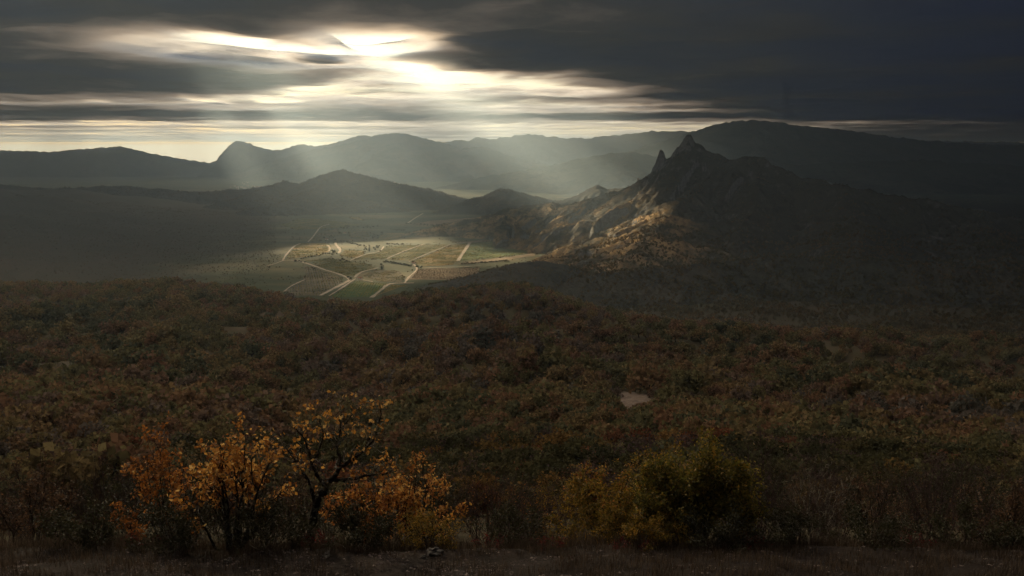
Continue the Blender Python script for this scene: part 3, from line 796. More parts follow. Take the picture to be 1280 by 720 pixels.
# scrub on the left foothills and between the fields and the wood
r_ = np.random.default_rng(606)
x = r_.uniform(-3800, 3200, 90000); y = r_.uniform(1150, 4700, 90000); z = terrain_z(x, y)
px_, row_, _d = project(x, y, z)
edge_l = np.interp(row_, [250, 270, 285, 300, 325, 345, 372, 400], [320, 335, 345, 345, 345, 330, 345, 345])
k = ((px_ < edge_l) | ((px_ > 690) & (row_ > 300)) | (y < 1850)) & (r_.random(len(x)) < sstep(-0.5, 0.4, fbm(x / 90, y / 90, 3, 607) + 0.35))
SX.append(x[k]); SY.append(y[k]); SZ.append(z[k]); SS.append(r_.uniform(1.6, 4, k.sum()))
SX, SY, SZ, SS = map(np.concatenate, (SX, SY, SZ, SS))
scatter('scrub', np.stack([SX, SY, SZ], 1), SS, rng.uniform(0, 6.28, len(SX)), rng.integers(0, 4, len(SX)), sp_, 'low autumn scrub dotted over the valley slopes and hills', 'scrub')
# dark wood on the lower slopes to the right
r_ = np.random.default_rng(608)
x = r_.uniform(150, 3000, 26000); y = r_.uniform(1020, 2500, 26000); z = terrain_z(x, y)
px_, row_, _d = project(x, y, z)
k = (px_ > 650) & (px_ < 1400) & (row_ > 318) & (r_.random(len(x)) < sstep(-0.7, 0.1, fbm(x / 120, y / 120, 3, 609)))
x, y, z = x[k], y[k], z[k]
for lab_ in ('low shadowed spur with a sunlit rim in front of the rocky peak', 'dark rounded knoll between the fields and the low spur', 'dark rocky peak with twin spires above a sunlit striped spur'):
    xs_, ys_, _Z = MOUNT[lab_]; inn = (x > xs_[0]) & (x < xs_[-1]) & (y > ys_[0]) & (y < ys_[-1])
    z = np.where(inn, np.maximum(z, mount_z(lab_, x, y)), z)
scatter('valley_wood', np.stack([x, y, z], 1), r_.uniform(5, 10, len(x)), r_.uniform(0, 6.28, len(x)), r_.integers(0, 4, len(x)), [q_.copy() for q_ in sp_], 'dark wood on the lower slopes below the rocky peak', 'wood')
# vines and crops standing in rows, bushes along the field edges
def inside(x, y, poly):
    c = np.zeros(x.shape, bool)
    for (x1, y1), (x2, y2) in zip(poly, poly[1:] + poly[:1]):
        c ^= ((y1 > y) != (y2 > y)) & (x < (x2 - x1) * (y - y1) / (y2 - y1 + 1e-9) + x1)
    return c
VX, VY, EX, EY = [], [], [], []
r_ = np.random.default_rng(611)
for i, (lab_, st_, zf, pl, ang) in enumerate(FIELDS):
    w_ = [at_z(*zf(*p_), 0.0)[:2] for p_ in pl]; W_ = np.array(w_)
    for a, b in zip(w_, w_[1:] + w_[:1]):
        L_ = math.hypot(b[0] - a[0], b[1] - a[1]); m_ = int(L_ / 5)
        t_ = r_.random(m_); ex = a[0] + (b[0] - a[0]) * t_ + r_.normal(0, 2.5, m_); ey = a[1] + (b[1] - a[1]) * t_ + r_.normal(0, 3.5, m_)
        kk = fbm(ex / 70 + i, ey / 70, 2, 612) > 0.18; EX.append(ex[kk]); EY.append(ey[kk])
    if st_ is TAN: continue
    c0 = W_.mean(0); R0 = np.abs(W_ - c0).max() * 1.5
    gap_ = 7.0 if c0[1] < 3300 else 11.0
    u, v = np.meshgrid(np.arange(-R0, R0, 3.2), np.arange(-R0, R0, gap_)); u = u.ravel(); v = v.ravel()
    th_ = ang + math.pi / 3; ca, sa = math.cos(th_), math.sin(th_)
    x = c0[0] + u * ca - v * sa; y = c0[1] + u * sa + v * ca
    kk = inside(x, y, w_) & (r_.random(len(x)) < 0.25 + 0.6 * sstep(-0.4, 0.4, fbm(x / 60, y / 60, 3, 613 + i)))
    VX.append(x[kk] + r_.normal(0, 0.4, kk.sum())); VY.append(y[kk] + r_.normal(0, 0.4, kk.sum()))
wx_ = r_.uniform(-1900, 700, 42000); wy_ = r_.uniform(1850, 5200, 42000); wp_, wr_, _d = project(wx_, wy_, 0 * wx_)
kk = (wp_ > 300) & (wp_ < 720) & (wr_ > 262) & (r_.random(len(wx_)) < 0.9 * sstep(0.0, 0.8, fbm(wx_ / 110, wy_ / 110, 4, 615)))
for (lab_, st_, zf, pl, ang) in FIELDS: kk &= ~(inside(wx_, wy_, [at_z(*zf(*p_), 0.0)[:2] for p_ in pl]) & (st_ is not DULL))
EX.append(wx_[kk]); EY.append(wy_[kk])
VX, VY, EX, EY = map(np.concatenate, (VX, VY, EX, EY))
RP_ = np.concatenate([np.linspace(at_z(*zf(*a_), 0.0)[:2], at_z(*zf(*b_), 0.0)[:2], 40) for (_l, _w, zf, pl) in ROADS for a_, b_ in zip(pl, pl[1:])])
def off_road(x, y, r):
    return np.array([((RP_[:, 0] - a) ** 2 + (RP_[:, 1] - b) ** 2).min() > r * r for a, b in zip(x, y)], bool)
kk = off_road(EX, EY, 9.0); EX, EY = EX[kk], EY[kk]
kk = off_road(VX, VY, 6.5); VX, VY = VX[kk], VY[kk]
vm = m_foliage('vine_leaves', [(0.0, (0.065, 0.10, 0.034)), (0.4, (0.12, 0.145, 0.042)), (0.7, (0.26, 0.215, 0.06)), (1.0, (0.38, 0.26, 0.08))], patch=0.012)
vp = [joined_tree('vine_bush', rng, 16, 3, 0.55, vm) for _ in range(3)]
print('vines', len(VX), 'edge bushes', len(EX))
scatter('vineyard_rows', np.stack([VX, VY, np.full(len(VX), 0.9)], 1), r_.uniform(1.1, 1.9, len(VX)), r_.uniform(0, 6.28, len(VX)), r_.integers(0, 3, len(VX)), vp, 'rows of vines and crops on the valley fields', 'vines')
scatter('field_edge_bushes', np.stack([EX, EY, np.maximum(terrain_z(EX, EY), 0.6)], 1), r_.uniform(1.5, 4.5, len(EX)), r_.uniform(0, 6.28, len(EX)), r_.integers(0, 4, len(EX)), [q_.copy() for q_ in sp_], 'low bushes and weeds along the field edges', 'bushes')
# bushes in rows in the tan orchard
poly = [at_z(*zB(*p), 0.0)[:2] for p in [(240, 502), (690, 490), (642, 580), (190, 570)]]
ox, oy = [], []
(ax, ay), (bx, by), (cx_, cy_), (dx_, dy_) = poly
for u in np.linspace(0.02, 0.98, 60):
    for v in np.linspace(0.04, 0.96, 16):
        ox.append((ax * (1 - u) + bx * u) * (1 - v) + (dx_ * (1 - u) + cx_ * u) * v); oy.append((ay * (1 - u) + by * u) * (1 - v) + (dy_ * (1 - u) + cy_ * u) * v)
ox = np.array(ox) + rng.normal(0, 1.2, len(ox)); oy = np.array(oy) + rng.normal(0, 2, len(oy))
scatter('orchard', np.stack([ox, oy, np.full(len(ox), 0.8)], 1), rng.uniform(1.8, 3.2, len(ox)), rng.uniform(0, 6.28, len(ox)), rng.integers(0, 4, len(ox)), [p.copy() for p in sp_], 'small dark bushes planted in rows on the tan orchard', 'orchard')

# ------------------------------------------------------------------ trees along the tracks: one object each
hp = []
hfm = m_foliage('valley_tree_leaves', [(0.0, (0.028, 0.032, 0.018)), (0.6, (0.045, 0.05, 0.025)), (1.0, (0.08, 0.068, 0.03))], use_noise=False)
for _ in range(4): hp.append(joined_tree('valley_tree', rng, 150, 7, 0.19, hfm))
CLUMPS = [
    (zA, (860, 445, 1060, 478), 26, 'dark tree in the thick row across the middle of the fields', 'row'),
    (zA, (1090, 462, 1142, 492), 6, 'dark round tree beside the bend near the orchard', ''),
    (zA, (720, 330, 840, 372), 22, 'dark tree in the copse beside the winding track', ''),
    (zA, (765, 235, 855, 282), 16, 'dark tree in the copse left of the bright yellow field', ''),
    (zA, (885, 318, 1005, 324), 9, 'dark tree in the short row above the olive vineyard', 'row'),
    (zA, (260, 425, 480, 385), 15, 'dark tree in the line under the striped field', 'row'),
    (zA, (480, 325, 525, 400), 9, 'dark tree along the white stream bed', ''),
    (zA, (550, 415, 620, 455), 8, 'dark tree in the brown patch behind the green and yellow field', ''),
    (zA, (430, 262, 520, 300), 7, 'scattered tree behind the striped field', ''),
    (zA, (590, 305, 700, 332), 12, 'dark tree in the line leading to the copse', 'row'),
    (zA, (540, 190, 830, 208), 26, 'dark tree in the belt behind the fallow plot', ''),
    (zA, (905, 212, 1020, 224), 9, 'dark tree in the row behind the bright yellow field', 'row'),
    (zA, (832, 455, 870, 505), 6, 'pale brown tree at the end of the rising track', ''),
    (zB, (560, 466, 900, 442), 30, 'dark tree in the hedge in front of the green vineyard', 'row'),
    (zB, (150, 172, 440, 190), 20, 'dark tree along the edge of the pale bare field', 'row'),
    (zA, (720, 60, 900, 110), 16, 'dark tree at the foot of the cone hill', ''),
    (zA, (225, 440, 300, 452), 4, 'small dark tree where the broad track turns', 'row'),
    (zA, (600, 560, 680, 575), 4, 'small dark tree beside the farmhouse', ''),
]
for zf, (xa, ya, xb, yb), cnt, lab, mode in CLUMPS:
    for k in range(cnt):
        if mode == 'row':
            t_ = (k + rng.uniform(0.1, 0.9)) / cnt; p = (xa + (xb - xa) * t_, ya + (yb - ya) * t_ + rng.normal(0, 2))
        else: p = (rng.uniform(xa, xb), rng.uniform(min(ya, yb), max(ya, yb)))
        q = at_z(*zf(*p), 0.0)
        o = hp[int(rng.integers(4))].copy(); COL.objects.link(o); o.name = 'valley_tree'
        h_ = rng.uniform(4, 7.5) * (1 + 0.25 * (q[1] > 3500))
        o.location = (q[0], q[1], 0.2); o.scale = (h_ * rng.uniform(1.0, 1.5), h_ * rng.uniform(1.0, 1.5), h_); o.rotation_euler = (0, 0, rng.uniform(0, 6.28))
        tag(o, lab, 'tree', lab.replace('dark tree', 'trees', 1).replace('scattered tree', 'scattered trees').replace('pale brown tree', 'pale brown trees').replace('dark round tree', 'dark round trees').replace('small trees', 'small dark trees'))

# ------------------------------------------------------------------ houses
def house_mesh(w_, d_, h_, rh):
    v = [(-w_, -d_, -3), (w_, -d_, -3), (w_, d_, -3), (-w_, d_, -3), (-w_, -d_, h_), (w_, -d_, h_), (w_, d_, h_), (-w_, d_, h_), (-w_, 0, h_ + rh), (w_, 0, h_ + rh)]
    wall = [(0, 1, 5, 4), (2, 3, 7, 6), (1, 2, 6, 9, 5), (3, 0, 4, 8, 7)]
    o_ = 0.6
    rv = [(-w_ - o_, -d_ - o_, h_ - 0.25), (w_ + o_, -d_ - o_, h_ - 0.25), (w_ + o_, 0, h_ + rh + 0.1), (-w_ - o_, 0, h_ + rh + 0.1), (w_ + o_, d_ + o_, h_ - 0.25), (-w_ - o_, d_ + o_, h_ - 0.25)]
    roof = [(0, 1, 2, 3), (3, 2, 4, 5)]
    return v, wall, rv, roof
def house_parts(name, dims, parent=None, windows=False):
    v, wl, rv, rf = house_mesh(*dims)
    me = bpy.data.meshes.new('wall'); me.from_pydata(v, [], wl); me.materials.append(MT['wall'])
    m2 = bpy.data.meshes.new('roof'); m2.from_pydata(rv, [], rf); m2.materials.append(MT['roof'])
    return me, m2
def far_house(dims):
    v, wl, rv, rf = house_mesh(*dims)
    me = bpy.data.meshes.new('village_house'); k = len(v)
    me.from_pydata(v + rv, [], wl + [tuple(i + k for i in f_) for f_ in rf])
    me.materials.append(MT['wall']); me.materials.append(MT['roof'])
    for p in me.polygons[len(wl):]: p.material_index = 1
    return me
hm = [far_house(d_) for d_ in ((9, 6, 7, 4), (14, 7, 9, 4), (20, 9, 12, 4), (7, 6, 6, 3))]
TOWNS = [((288, 336, 228, 240), 26, 'tiny pale house in the village below the square bluff'), ((454, 510, 217, 231), 30, 'tiny pale house in the village under the broad rounded mountain'),
         ((510, 556, 218, 226), 14, 'tiny pale house in the thin line right of the village'), ((494, 546, 240.5, 246), 20, 'tiny pale house in the hamlet right of the cone hill'),
         ((360, 400, 214, 228), 8, 'tiny pale house on the plain behind the cone hill')]
for (xa, xb, ya, yb), cnt, lab in TOWNS:
    for k in range(cnt):
        q = at_z(rng.uniform(xa, xb), rng.uniform(ya, yb), 0.0)
        zt = terrain_pt(q[0], q[1])
        o = bpy.data.objects.new('village_house', hm[int(rng.integers(4))]); COL.objects.link(o)
        o.location = (q[0], q[1], zt); o.rotation_euler = (0, 0, rng.uniform(-0.5, 0.5)); s_ = rng.uniform(0.5, 1.1); o.scale = (s_, s_, s_)
        tag(o, lab, 'house', lab.replace('tiny pale house', 'tiny pale houses'))
FARM = [(zA, (692, 571), (6, 4, 4, 2.5), 'white farmhouse at the end of the short spur track'), (zA, (583, 242), (5, 4, 5, 2.5), 'white house standing tall beside the fallow plot'),
        (zA, (225, 442), (5, 4, 3.5, 2), 'small white house where the broad track turns'), (zA, (452, 288), (5, 4, 4, 2), 'small white house among scattered trees'), (zA, (625, 295), (4, 4, 4, 2), 'tiny white hut by the tree line'),
        (zA, (1075, 462), (6, 4, 4, 2), 'pale barn at the end of the thick tree row'), (zA, (1008, 58), (5, 4, 9, 2), 'narrow white house at the foot of the cone hill')]
for zf, p, dims, lab in FARM:
    q = at_z(*zf(*p), 0.0)
    e = empty('farmhouse', (q[0], q[1], 0.3), rng.uniform(-0.4, 0.4))
    w1, r1 = house_parts('farmhouse', dims)
    for nm, md in (('wall', w1), ('roof', r1)):
        c = bpy.data.objects.new(nm, md); COL.objects.link(c); c.parent = e
    tag(e, lab, 'house')

# ------------------------------------------------------------------ rocks: pale outcrop on the spur's back slope, stones on the bank
def rock_mesh(rng, name, rad, mat, sub=3, sq=(1, 1, 1), rough=0.35):
    import bmesh
    bm = bmesh.new(); bmesh.ops.create_icosphere(bm, subdivisions=sub, radius=1)
    off = rng.uniform(0, 99, 3)
    for v in bm.verts:
        c = np.array(v.co)
        k = 1 + rough * float(perlin(c[0] * 1.3 + off[0], c[1] * 1.3 + c[2] * 1.7 + off[1], 7)) + rough * 0.5 * float(perlin(c[0] * 3 + c[2] * 2 + off[2], c[1] * 3, 8))
        v.co = Vector((c[0] * k * rad * sq[0], c[1] * k * rad * sq[1], c[2] * k * rad * sq[2]))
    me = bpy.data.meshes.new(name); bm.to_mesh(me); bm.free(); me.materials.append(mat)
    return me
MT['crag'] = m_plain('pale_limestone', [(0.3, (0.30, 0.28, 0.26)), (0.7, (0.55, 0.52, 0.48))], 0.15, bump=1.0)
lb2 = 'pale hazy rise carrying the crags behind the lit spur'
lb = 'dark rocky peak with twin spires above a sunlit striped spur'
for (px_, row_, Y_, s_, lab) in [(745, 228, 5000, 11, 'jagged pale crag with a pointed top behind the lit spur'), (757, 233, 5000, 11, 'broad pale crag just right of the pointed crag'), (734, 234, 5000, 10, 'low pale crag left of the pointed crag'),
                                 (722, 240, 4900, 8, 'small pale crag at the left end of the crags'), (800, 217, 3360, 9, 'small rock block on the skyline left of the spires')]:
    q = at_y(px_, row_, Y_)
    me = rock_mesh(rng, 'crag', s_, MT['crag'], 5, (1.0, 0.8, 1.3), 0.9)
    o = bpy.data.objects.new('crag', me); COL.objects.link(o); 
    zg = max(float(mount_z(lb2, np.array([q[0]]), np.array([q[1]]))[0]) if Y_ > 4000 else float(mount_z(lb, np.array([q[0]]), np.array([q[1]]))[0]), 0)
    o.location = (q[0], q[1], min(q[2], zg + s_ * 0.6))
    tag(o, lab, 'crag', 'pale crags behind the lit spur')

# ------------------------------------------------------------------ foreground bank: stones, grass
for (px_, row_, s_, lab) in [(543, 692, 0.13, 'largest pale broken rock on the gravel bank'), (408, 695, 0.08, 'small pale rock left of the largest rock'), (530, 697, 0.06, 'pebble sized rock touching the left of the largest rock'),
                             (648, 690, 0.06, 'small grey rock at the right end of the gravel bank'), (600, 688, 0.05, 'small rock on the crest of the gravel bank'), (285, 702, 0.07, 'dark rock in the grass at the left of the gravel')]:
    q = at_z(px_, row_, 342.0)
    for _ in range(4): q = at_z(px_, row_, terrain_pt(q[0], q[1]))
    me = rock_mesh(rng, 'rock', s_, MT['rock'], 3, (1.25, 1.0, 0.7), 0.7)
    o = bpy.data.objects.new('rock', me); COL.objects.link(o); o.location = (q[0], q[1], q[2] + s_ * 0.25)
    tag(o, lab, 'rock', 'loose rocks on the bank')
def gravel():
    r_ = np.random.default_rng(701); n = 14000
    x = r_.uniform(-13, 13, n); y = r_.uniform(12.2, 16.2, n)
    k = r_.random(n) < (sstep(-0.5, 0.5, fbm(x / 1.6, y / 0.9, 3, 702)) * (0.3 + 0.7 * (1 - sstep(0.3, 2.5, x))) )
    x, y = x[k], y[k]; z = terrain_z(x, y); n = len(x)
    oct_ = np.array([(1, 0, 0), (0, 1, 0), (-1, 0, 0), (0, -1, 0), (0, 0, 1), (0, 0, -1)], float)
    fc = np.array([(0, 1, 4), (1, 2, 4), (2, 3, 4), (3, 0, 4), (1, 0, 5), (2, 1, 5), (3, 2, 5), (0, 3, 5)])
    s = (0.008 + 0.028 * r_.random(n) ** 3)[:, None, None]
    V = oct_[None] * s * r_.uniform(0.6, 1.4, (n, 6, 1)) * np.array([1.2, 1, 0.7]) + r_.normal(0, 0.15, (n, 6, 3)) * s + np.stack([x, y, z + 0.004], 1)[:, None]
    Fc = (fc[None] + 6 * np.arange(n)[:, None, None]).reshape(-1, 3)
    tag(mesh_np('gravel', V.reshape(-1, 3), Fc, MT['gravel'], smooth=False), 'loose pale gravel on the bank at the bottom of the picture', 'gravel', kind='stuff')
gravel()
def grass():
    r_ = np.random.default_rng(711); n = 90000
    x = r_.uniform(-15, 15, n); y = r_.uniform(11.8, 18.5, n)
    pn = fbm(x / 0.9, y / 0.7, 3, 712)
    k = r_.random(n) < sstep(-0.25, 0.75, pn + 0.4 * sstep(-0.5, 2, x) + 0.35 * sstep(-3.2, -4.5, x) + 0.5 * sstep(15.6, 16.4, y) - 0.05)
    x, y, pn = x[k], y[k], pn[k]; n = len(x); z = terrain_z(x, y)
    h = r_.uniform(0.06, 0.22, n) * (1 + 0.7 * sstep(0.2, 0.8, pn)) * (1 + 0.9 * sstep(16, 17, y))
    a = r_.uniform(0, 6.28, n); lean = r_.uniform(0.05, 0.5, n) * h; b = a + r_.normal(0, 0.6, n) + 1.57
    w_ = r_.uniform(0.003, 0.007, n)
    p = np.stack([x, y, z - 0.01], 1); dx = np.stack([np.cos(a), np.sin(a), np.zeros(n)], 1) * w_[:, None]
    top = p + np.stack([np.cos(b) * lean, np.sin(b) * lean, h], 1)
    mid = p + np.stack([np.cos(b) * lean * 0.35, np.sin(b) * lean * 0.35, h * 0.6], 1)
    V = np.stack([p - dx, p + dx, mid + dx * 0.7, mid - dx * 0.7, top], 1).reshape(-1, 3); i = np.arange(n) * 5
    Fc = np.concatenate([np.stack([i, i + 1, i + 2], 1), np.stack([i, i + 2, i + 3], 1), np.stack([i + 3, i + 2, i + 4], 1)])
    tag(mesh_np('grass', V, Fc, MT['grass'], smooth=False), 'dry brown grass along the bank at the bottom of the picture', 'grass', kind='stuff')
grass()

# ------------------------------------------------------------------ foreground shrubs and trees
def leaf_centres(rng, tips, per, spread, lo=0.35):
    C = []
    for P in tips:
        m = rng.poisson(per)
        for _ in range(m):
            q = rng.uniform(lo, 1.0) * (len(P) - 1); i = min(int(q), len(P) - 2); t = q - i
            C.append(P[i] * (1 - t) + P[i + 1] * t + rng.normal(0, spread, 3))
    return np.array(C) if C else np.zeros((1, 3))

def place_root(name, px, Y, label, cat, group=None):
    x = at_y(px, 600, Y)[0]; z = terrain_pt(x, Y)
    return tag(empty(name, (x, Y, z)), label, cat, group), x, z

def top_of(px, row, Y): return at_y(px, row, Y)[2]

def shrub(px, Y, top, width, leaf, label, name='leafy_shrub', stems=9, leafn=5, lsize=0.07, spread=0.05, seed=0, bark='bark_dark', depth=2, clump=None, cat='shrub', group=None, rad=0.02, kids=(4, 6), ratio=0.55, up=0.12, wander=0.25, tint2=None, lean=0.35, lobes=0):
    rng = np.random.default_rng(1000 + seed)
    root, x, z = place_root(name, px, Y, label, cat, group)
    h = top_of(px, top, Y) - z; wd = width / F * Y / 2
    tubes, tips = [], []
    for s in range(stems):
        a = rng.uniform(0, 2 * math.pi); q = math.sqrt(rng.random())
        tgt = np.array([math.cos(a) * q * wd, math.sin(a) * q * wd * 0.8, h * (1.0 - 0.55 * q * q) * rng.uniform(0.78, 1.0)])
        p0 = np.array([math.cos(a) * 0.12 * wd, math.sin(a) * 0.12 * wd, -0.05])
        mid = p0 + (tgt - p0) * 0.5 + np.array([0, 0, h * 0.06]) + rng.normal(0, 0.06 * h, 3)
        P = []
        for t in np.linspace(0, 1, 8):
            P.append((1 - t) ** 2 * p0 + 2 * t * (1 - t) * mid + t * t * tgt + rng.normal(0, 0.012 * h, 3) * (t > 0))
        sprout(rng, np.array(P), np.linspace(rad, rad * 0.3, 8), depth, tubes, tips, kids, ratio * 0.62, 0.8, wander, up, None, lean)
    V, Fc = tubes_mesh(tubes, 4)
    mesh_np('stems', V, Fc, MT[bark], root)
    if leaf:
        C = leaf_centres(rng, tips, leafn, spread)
        LV, LF = leaves_mesh(rng, C, lsize)
        mesh_np('foliage', LV, LF, MT[leaf], root, smooth=False)
        if lobes:
            CC = []
            for k in range(lobes):
                a = rng.uniform(0, 6.28); q = math.sqrt(rng.random()); r_ = rng.uniform(0.08, 0.22) * h
                c0 = np.array([math.cos(a) * q * wd * 1.0, math.sin(a) * q * wd * 0.55, h * (0.22 + 0.64 * rng.random() * (1.1 - 0.75 * q * q))])
                dd = rng.normal(0, 1, (330, 3)); dd /= np.linalg.norm(dd, axis=1)[:, None]
                CC.append(c0 + dd * (r_ * (0.6 + 0.45 * rng.random(330)))[:, None])
            LV, LF = leaves_mesh(rng, np.concatenate(CC), lsize); mesh_np('foliage', LV, LF, MT[leaf], root, smooth=False)
        if tint2:
            m2, n2, zone = tint2
            C2 = leaf_centres(rng, tips, n2, spread); C2 = C2[C2[:, 2] > h * zone]
            if len(C2): 
                LV, LF = leaves_mesh(rng, C2, lsize); mesh_np('foliage', LV, LF, MT[m2], root, smooth=False)
    return root

# the gnarled oak on the left, main limbs laid out one by one
def gnarled_oak():
    rng = np.random.default_rng(77)
    Y = 17.6
    root, x0, z0 = place_root('oak_tree', 386, Y, 'gnarled dark oak with lichened twigs and sparse orange leaves', 'tree')
    def W(p, dy=0.0):
        q = at_y(p[0], p[1], Y + dy); return np.array([q[0] - x0, q[1] - Y, q[2] - z0])
    limbs = [
        ([(386, 690), (389, 668), (393, 640), (398, 622), (406, 611), (417, 597), (426, 584), (439, 575), (455, 563), (461, 552), (464, 541)], [0.115, 0.105, 0.095, 0.09, 0.08, 0.068, 0.058, 0.046, 0.036, 0.03, 0.022], [0, 0, 0, .05, .1, .1, .15, .2, .2, .25, .25]),
        ([(408, 609), (401, 599), (395, 592), (390, 580), (386, 566), (380, 548), (370, 533)], [0.055, 0.045, 0.04, 0.033, 0.026, 0.018, 0.01], [.1, 0, -.1, -.2, -.25, -.3, -.3]),
        ([(394, 632), (388, 606), (380, 590), (373, 578), (362, 566), (350, 552)], [0.05, 0.042, 0.034, 0.026, 0.018, 0.01], [0, .1, .2, .3, .4, .45]),
        ([(417, 600), (430, 600), (444, 597), (462, 594), (480, 592), (498, 588)], [0.05, 0.042, 0.034, 0.026, 0.018, 0.01], [.1, 0, -.1, -.2, -.3, -.35]),
        ([(426, 584), (424, 570), (420, 556), (426, 540), (424, 524), (430, 510)], [0.04, 0.032, 0.025, 0.02, 0.014, 0.008], [.15, .3, .4, .5, .55, .6]),
        ([(439, 575), (452, 566), (466, 553), (472, 535), (476, 518), (474, 503)], [0.03, 0.026, 0.02, 0.015, 0.01, 0.006], [.2, .1, 0, -.1, -.1, -.1]),
        ([(390, 580), (400, 560), (404, 542), (398, 524), (392, 514)], [0.025, 0.02, 0.015, 0.01, 0.006], [-.2, -.15, -.1, 0, 0]),
        ([(424, 540), (436, 524), (446, 512), (452, 505)], [0.016, 0.012, 0.009, 0.006], [.5, .45, .4, .4]),
        ([(372, 577), (355, 572), (340, 566), (325, 552)], [0.026, 0.02, 0.014, 0.008], [.3, .35, .4, .4]),
    ]
    main = []; tubes = []; tips = []
    for pts, rad, dy in limbs:
        P = np.array([W(p, d) for p, d in zip(pts, dy)])
        # resample with a little crookedness
        t = np.linspace(0, len(P) - 1, len(P) * 3 - 2); Q = np.stack([np.interp(t, np.arange(len(P)), P[:, k]) for k in range(3)], 1)
        Q[1:] += rng.normal(0, 0.012, Q[1:].shape); r_ = np.interp(t, np.arange(len(P)), rad) * (1 + 0.12 * rng.normal(size=len(t)))
        main.append((Q, r_))
    V, Fc = tubes_mesh(main, 8)
    mesh_np('trunk', V, Fc, MT['bark'], root)
    for (Q, r_), nk in zip(main, (15, 14, 12, 14, 13, 12, 10, 8, 10)):
        L = np.linalg.norm(np.diff(Q, axis=0), axis=1).sum()
        for k in range(nk):
            f = 0.35 + 0.65 * (k + rng.random()) / nk
            i = min(int(f * (len(Q) - 1)), len(Q) - 2); tg = unit(Q[i + 1] - Q[i])
            d = unit(tg * 0.7 + unit(np.cross(tg, rng.normal(0, 1, 3))) * 0.9 + np.array([0, 0, 0.25]))
            P, rr_ = branch_path(rng, Q[i], d, rng.uniform(0.3, 0.62), max(r_[i] * 0.5, 0.008), 0.004, 6, 0.38, 0.1)
            sprout(rng, P, rr_, 2, tubes, tips, (2, 4), 0.52, 0.85, 0.4, 0.06, None, 0.25, 0.0042)
    V, Fc = tubes_mesh(tubes, 4)
    mesh_np('branch', V, Fc, MT['twig_grey'], root)
    tipsel = [t for t in tips if rng.random() < 0.22]
    C = leaf_centres(rng, tipsel, 3.0, 0.03, 0.6)
    LV, LF = leaves_mesh(rng, C, 0.105, 0.4, 0.3, 0.7)
    mesh_np('foliage', LV, LF, MT['leaf_orange'], root, smooth=False)
gnarled_oak()

shrub(286, 16.9, 524, 150, 'leaf_orange', 'dense oak bush with big bright orange leaves left of the gnarled oak', 'oak_tree', 15, 5.0, 0.105, 0.06, 1, 'bark', 2, cat='tree', rad=0.035, kids=(4, 5), tint2=('leaf_rust', 1.5, 0.2))
shrub(522, 20.0, 560, 110, 'leaf_orange', 'orange leaved bush right of the gnarled oak', 'oak_bush', 14, 4.0, 0.095, 0.05, 2, 'bark_dark', 2, rad=0.028, tint2=('leaf_rust', 2.2, 0.1))
shrub(462, 19.4, 582, 130, 'leaf_rust', 'rust orange bush right behind the gnarled oak', 'oak_bush', 14, 5.5, 0.085, 0.05, 3, 'bark_dark', 2, rad=0.025, tint2=('leaf_orange', 1.6, 0.45))
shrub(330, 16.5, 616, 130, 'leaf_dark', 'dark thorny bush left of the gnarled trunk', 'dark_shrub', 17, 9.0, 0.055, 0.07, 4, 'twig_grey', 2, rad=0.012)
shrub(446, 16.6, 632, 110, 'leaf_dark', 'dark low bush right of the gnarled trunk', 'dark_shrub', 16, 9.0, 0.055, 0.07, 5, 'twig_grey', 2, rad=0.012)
shrub(540, 16.7, 640, 110, 'leaf_gold', 'low golden brown bush behind the largest rock', 'leafy_shrub', 15, 8.0, 0.045, 0.05, 6, 'bark_dark', 2, rad=0.01)
shrub(604, 20.5, 566, 86, 'leaf_rust', 'tall bare purple twigged shrub in the centre left', 'bare_shrub', 20, 0.12, 0.05, 0.03, 7, 'twig', 2, rad=0.014, up=0.22, kids=(5, 7))
shrub(652, 21.5, 584, 90, 'leaf_rust', 'bare twiggy shrub with a few rust leaves in the centre', 'bare_shrub', 18, 0.25, 0.05, 0.03, 8, 'twig', 2, rad=0.013, up=0.2, kids=(5, 7))
shrub(690, 26.0, 596, 90, 'leaf_gold', 'small olive gold bush low in the centre', 'leafy_shrub', 14, 9.0, 0.06, 0.06, 9, 'bark_dark', 2, rad=0.014)
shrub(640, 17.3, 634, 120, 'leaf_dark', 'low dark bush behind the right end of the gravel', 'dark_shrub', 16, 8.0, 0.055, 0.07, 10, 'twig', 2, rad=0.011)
shrub(826, 19.8, 566, 130, 'leaf_gold', 'yellow olive bush squeezed between the golden bush and the green tree', 'leafy_shrub', 15, 8.0, 0.075, 0.07, 31, 'bark_dark', 2, rad=0.02, tint2=('leaf_orange', 0.5, 0.6), lobes=10)
shrub(756, 18.8, 584, 170, 'leaf_gold', 'golden olive bush left of the green tree', 'leafy_shrub', 17, 10.0, 0.075, 0.07, 11, 'bark_dark', 2, rad=0.022, tint2=('leaf_rust', 1.6, 0.5), lobes=18)
shrub(806, 24.0, 552, 120, 'leaf_gold', 'tall thin golden bush behind the green tree', 'leafy_shrub', 14, 6.0, 0.08, 0.06, 12, 'bark_dark', 2, rad=0.022, tint2=('leaf_orange', 0.5, 0.6))
shrub(868, 18.4, 553, 185, 'leaf_green', 'big rounded olive green tree right of the golden bush', 'leafy_tree', 26, 13.0, 0.085, 0.08, 13, 'bark_dark', 2, cat='tree', rad=0.03, kids=(5, 6), tint2=('leaf_gold', 3.0, 0.45), lobes=26)
shrub(800, 17.2, 634, 130, 'leaf_gold', 'low dark golden bush at the foot of the green tree', 'leafy_shrub', 17, 10.0, 0.055, 0.06, 14, 'bark_dark', 2, rad=0.012)
shrub(905, 16.8, 632, 120, 'leaf_dark', 'low grey twigged bush in front of the green tree', 'dark_shrub', 16, 6.0, 0.055, 0.07, 15, 'twig_grey', 2, rad=0.012)
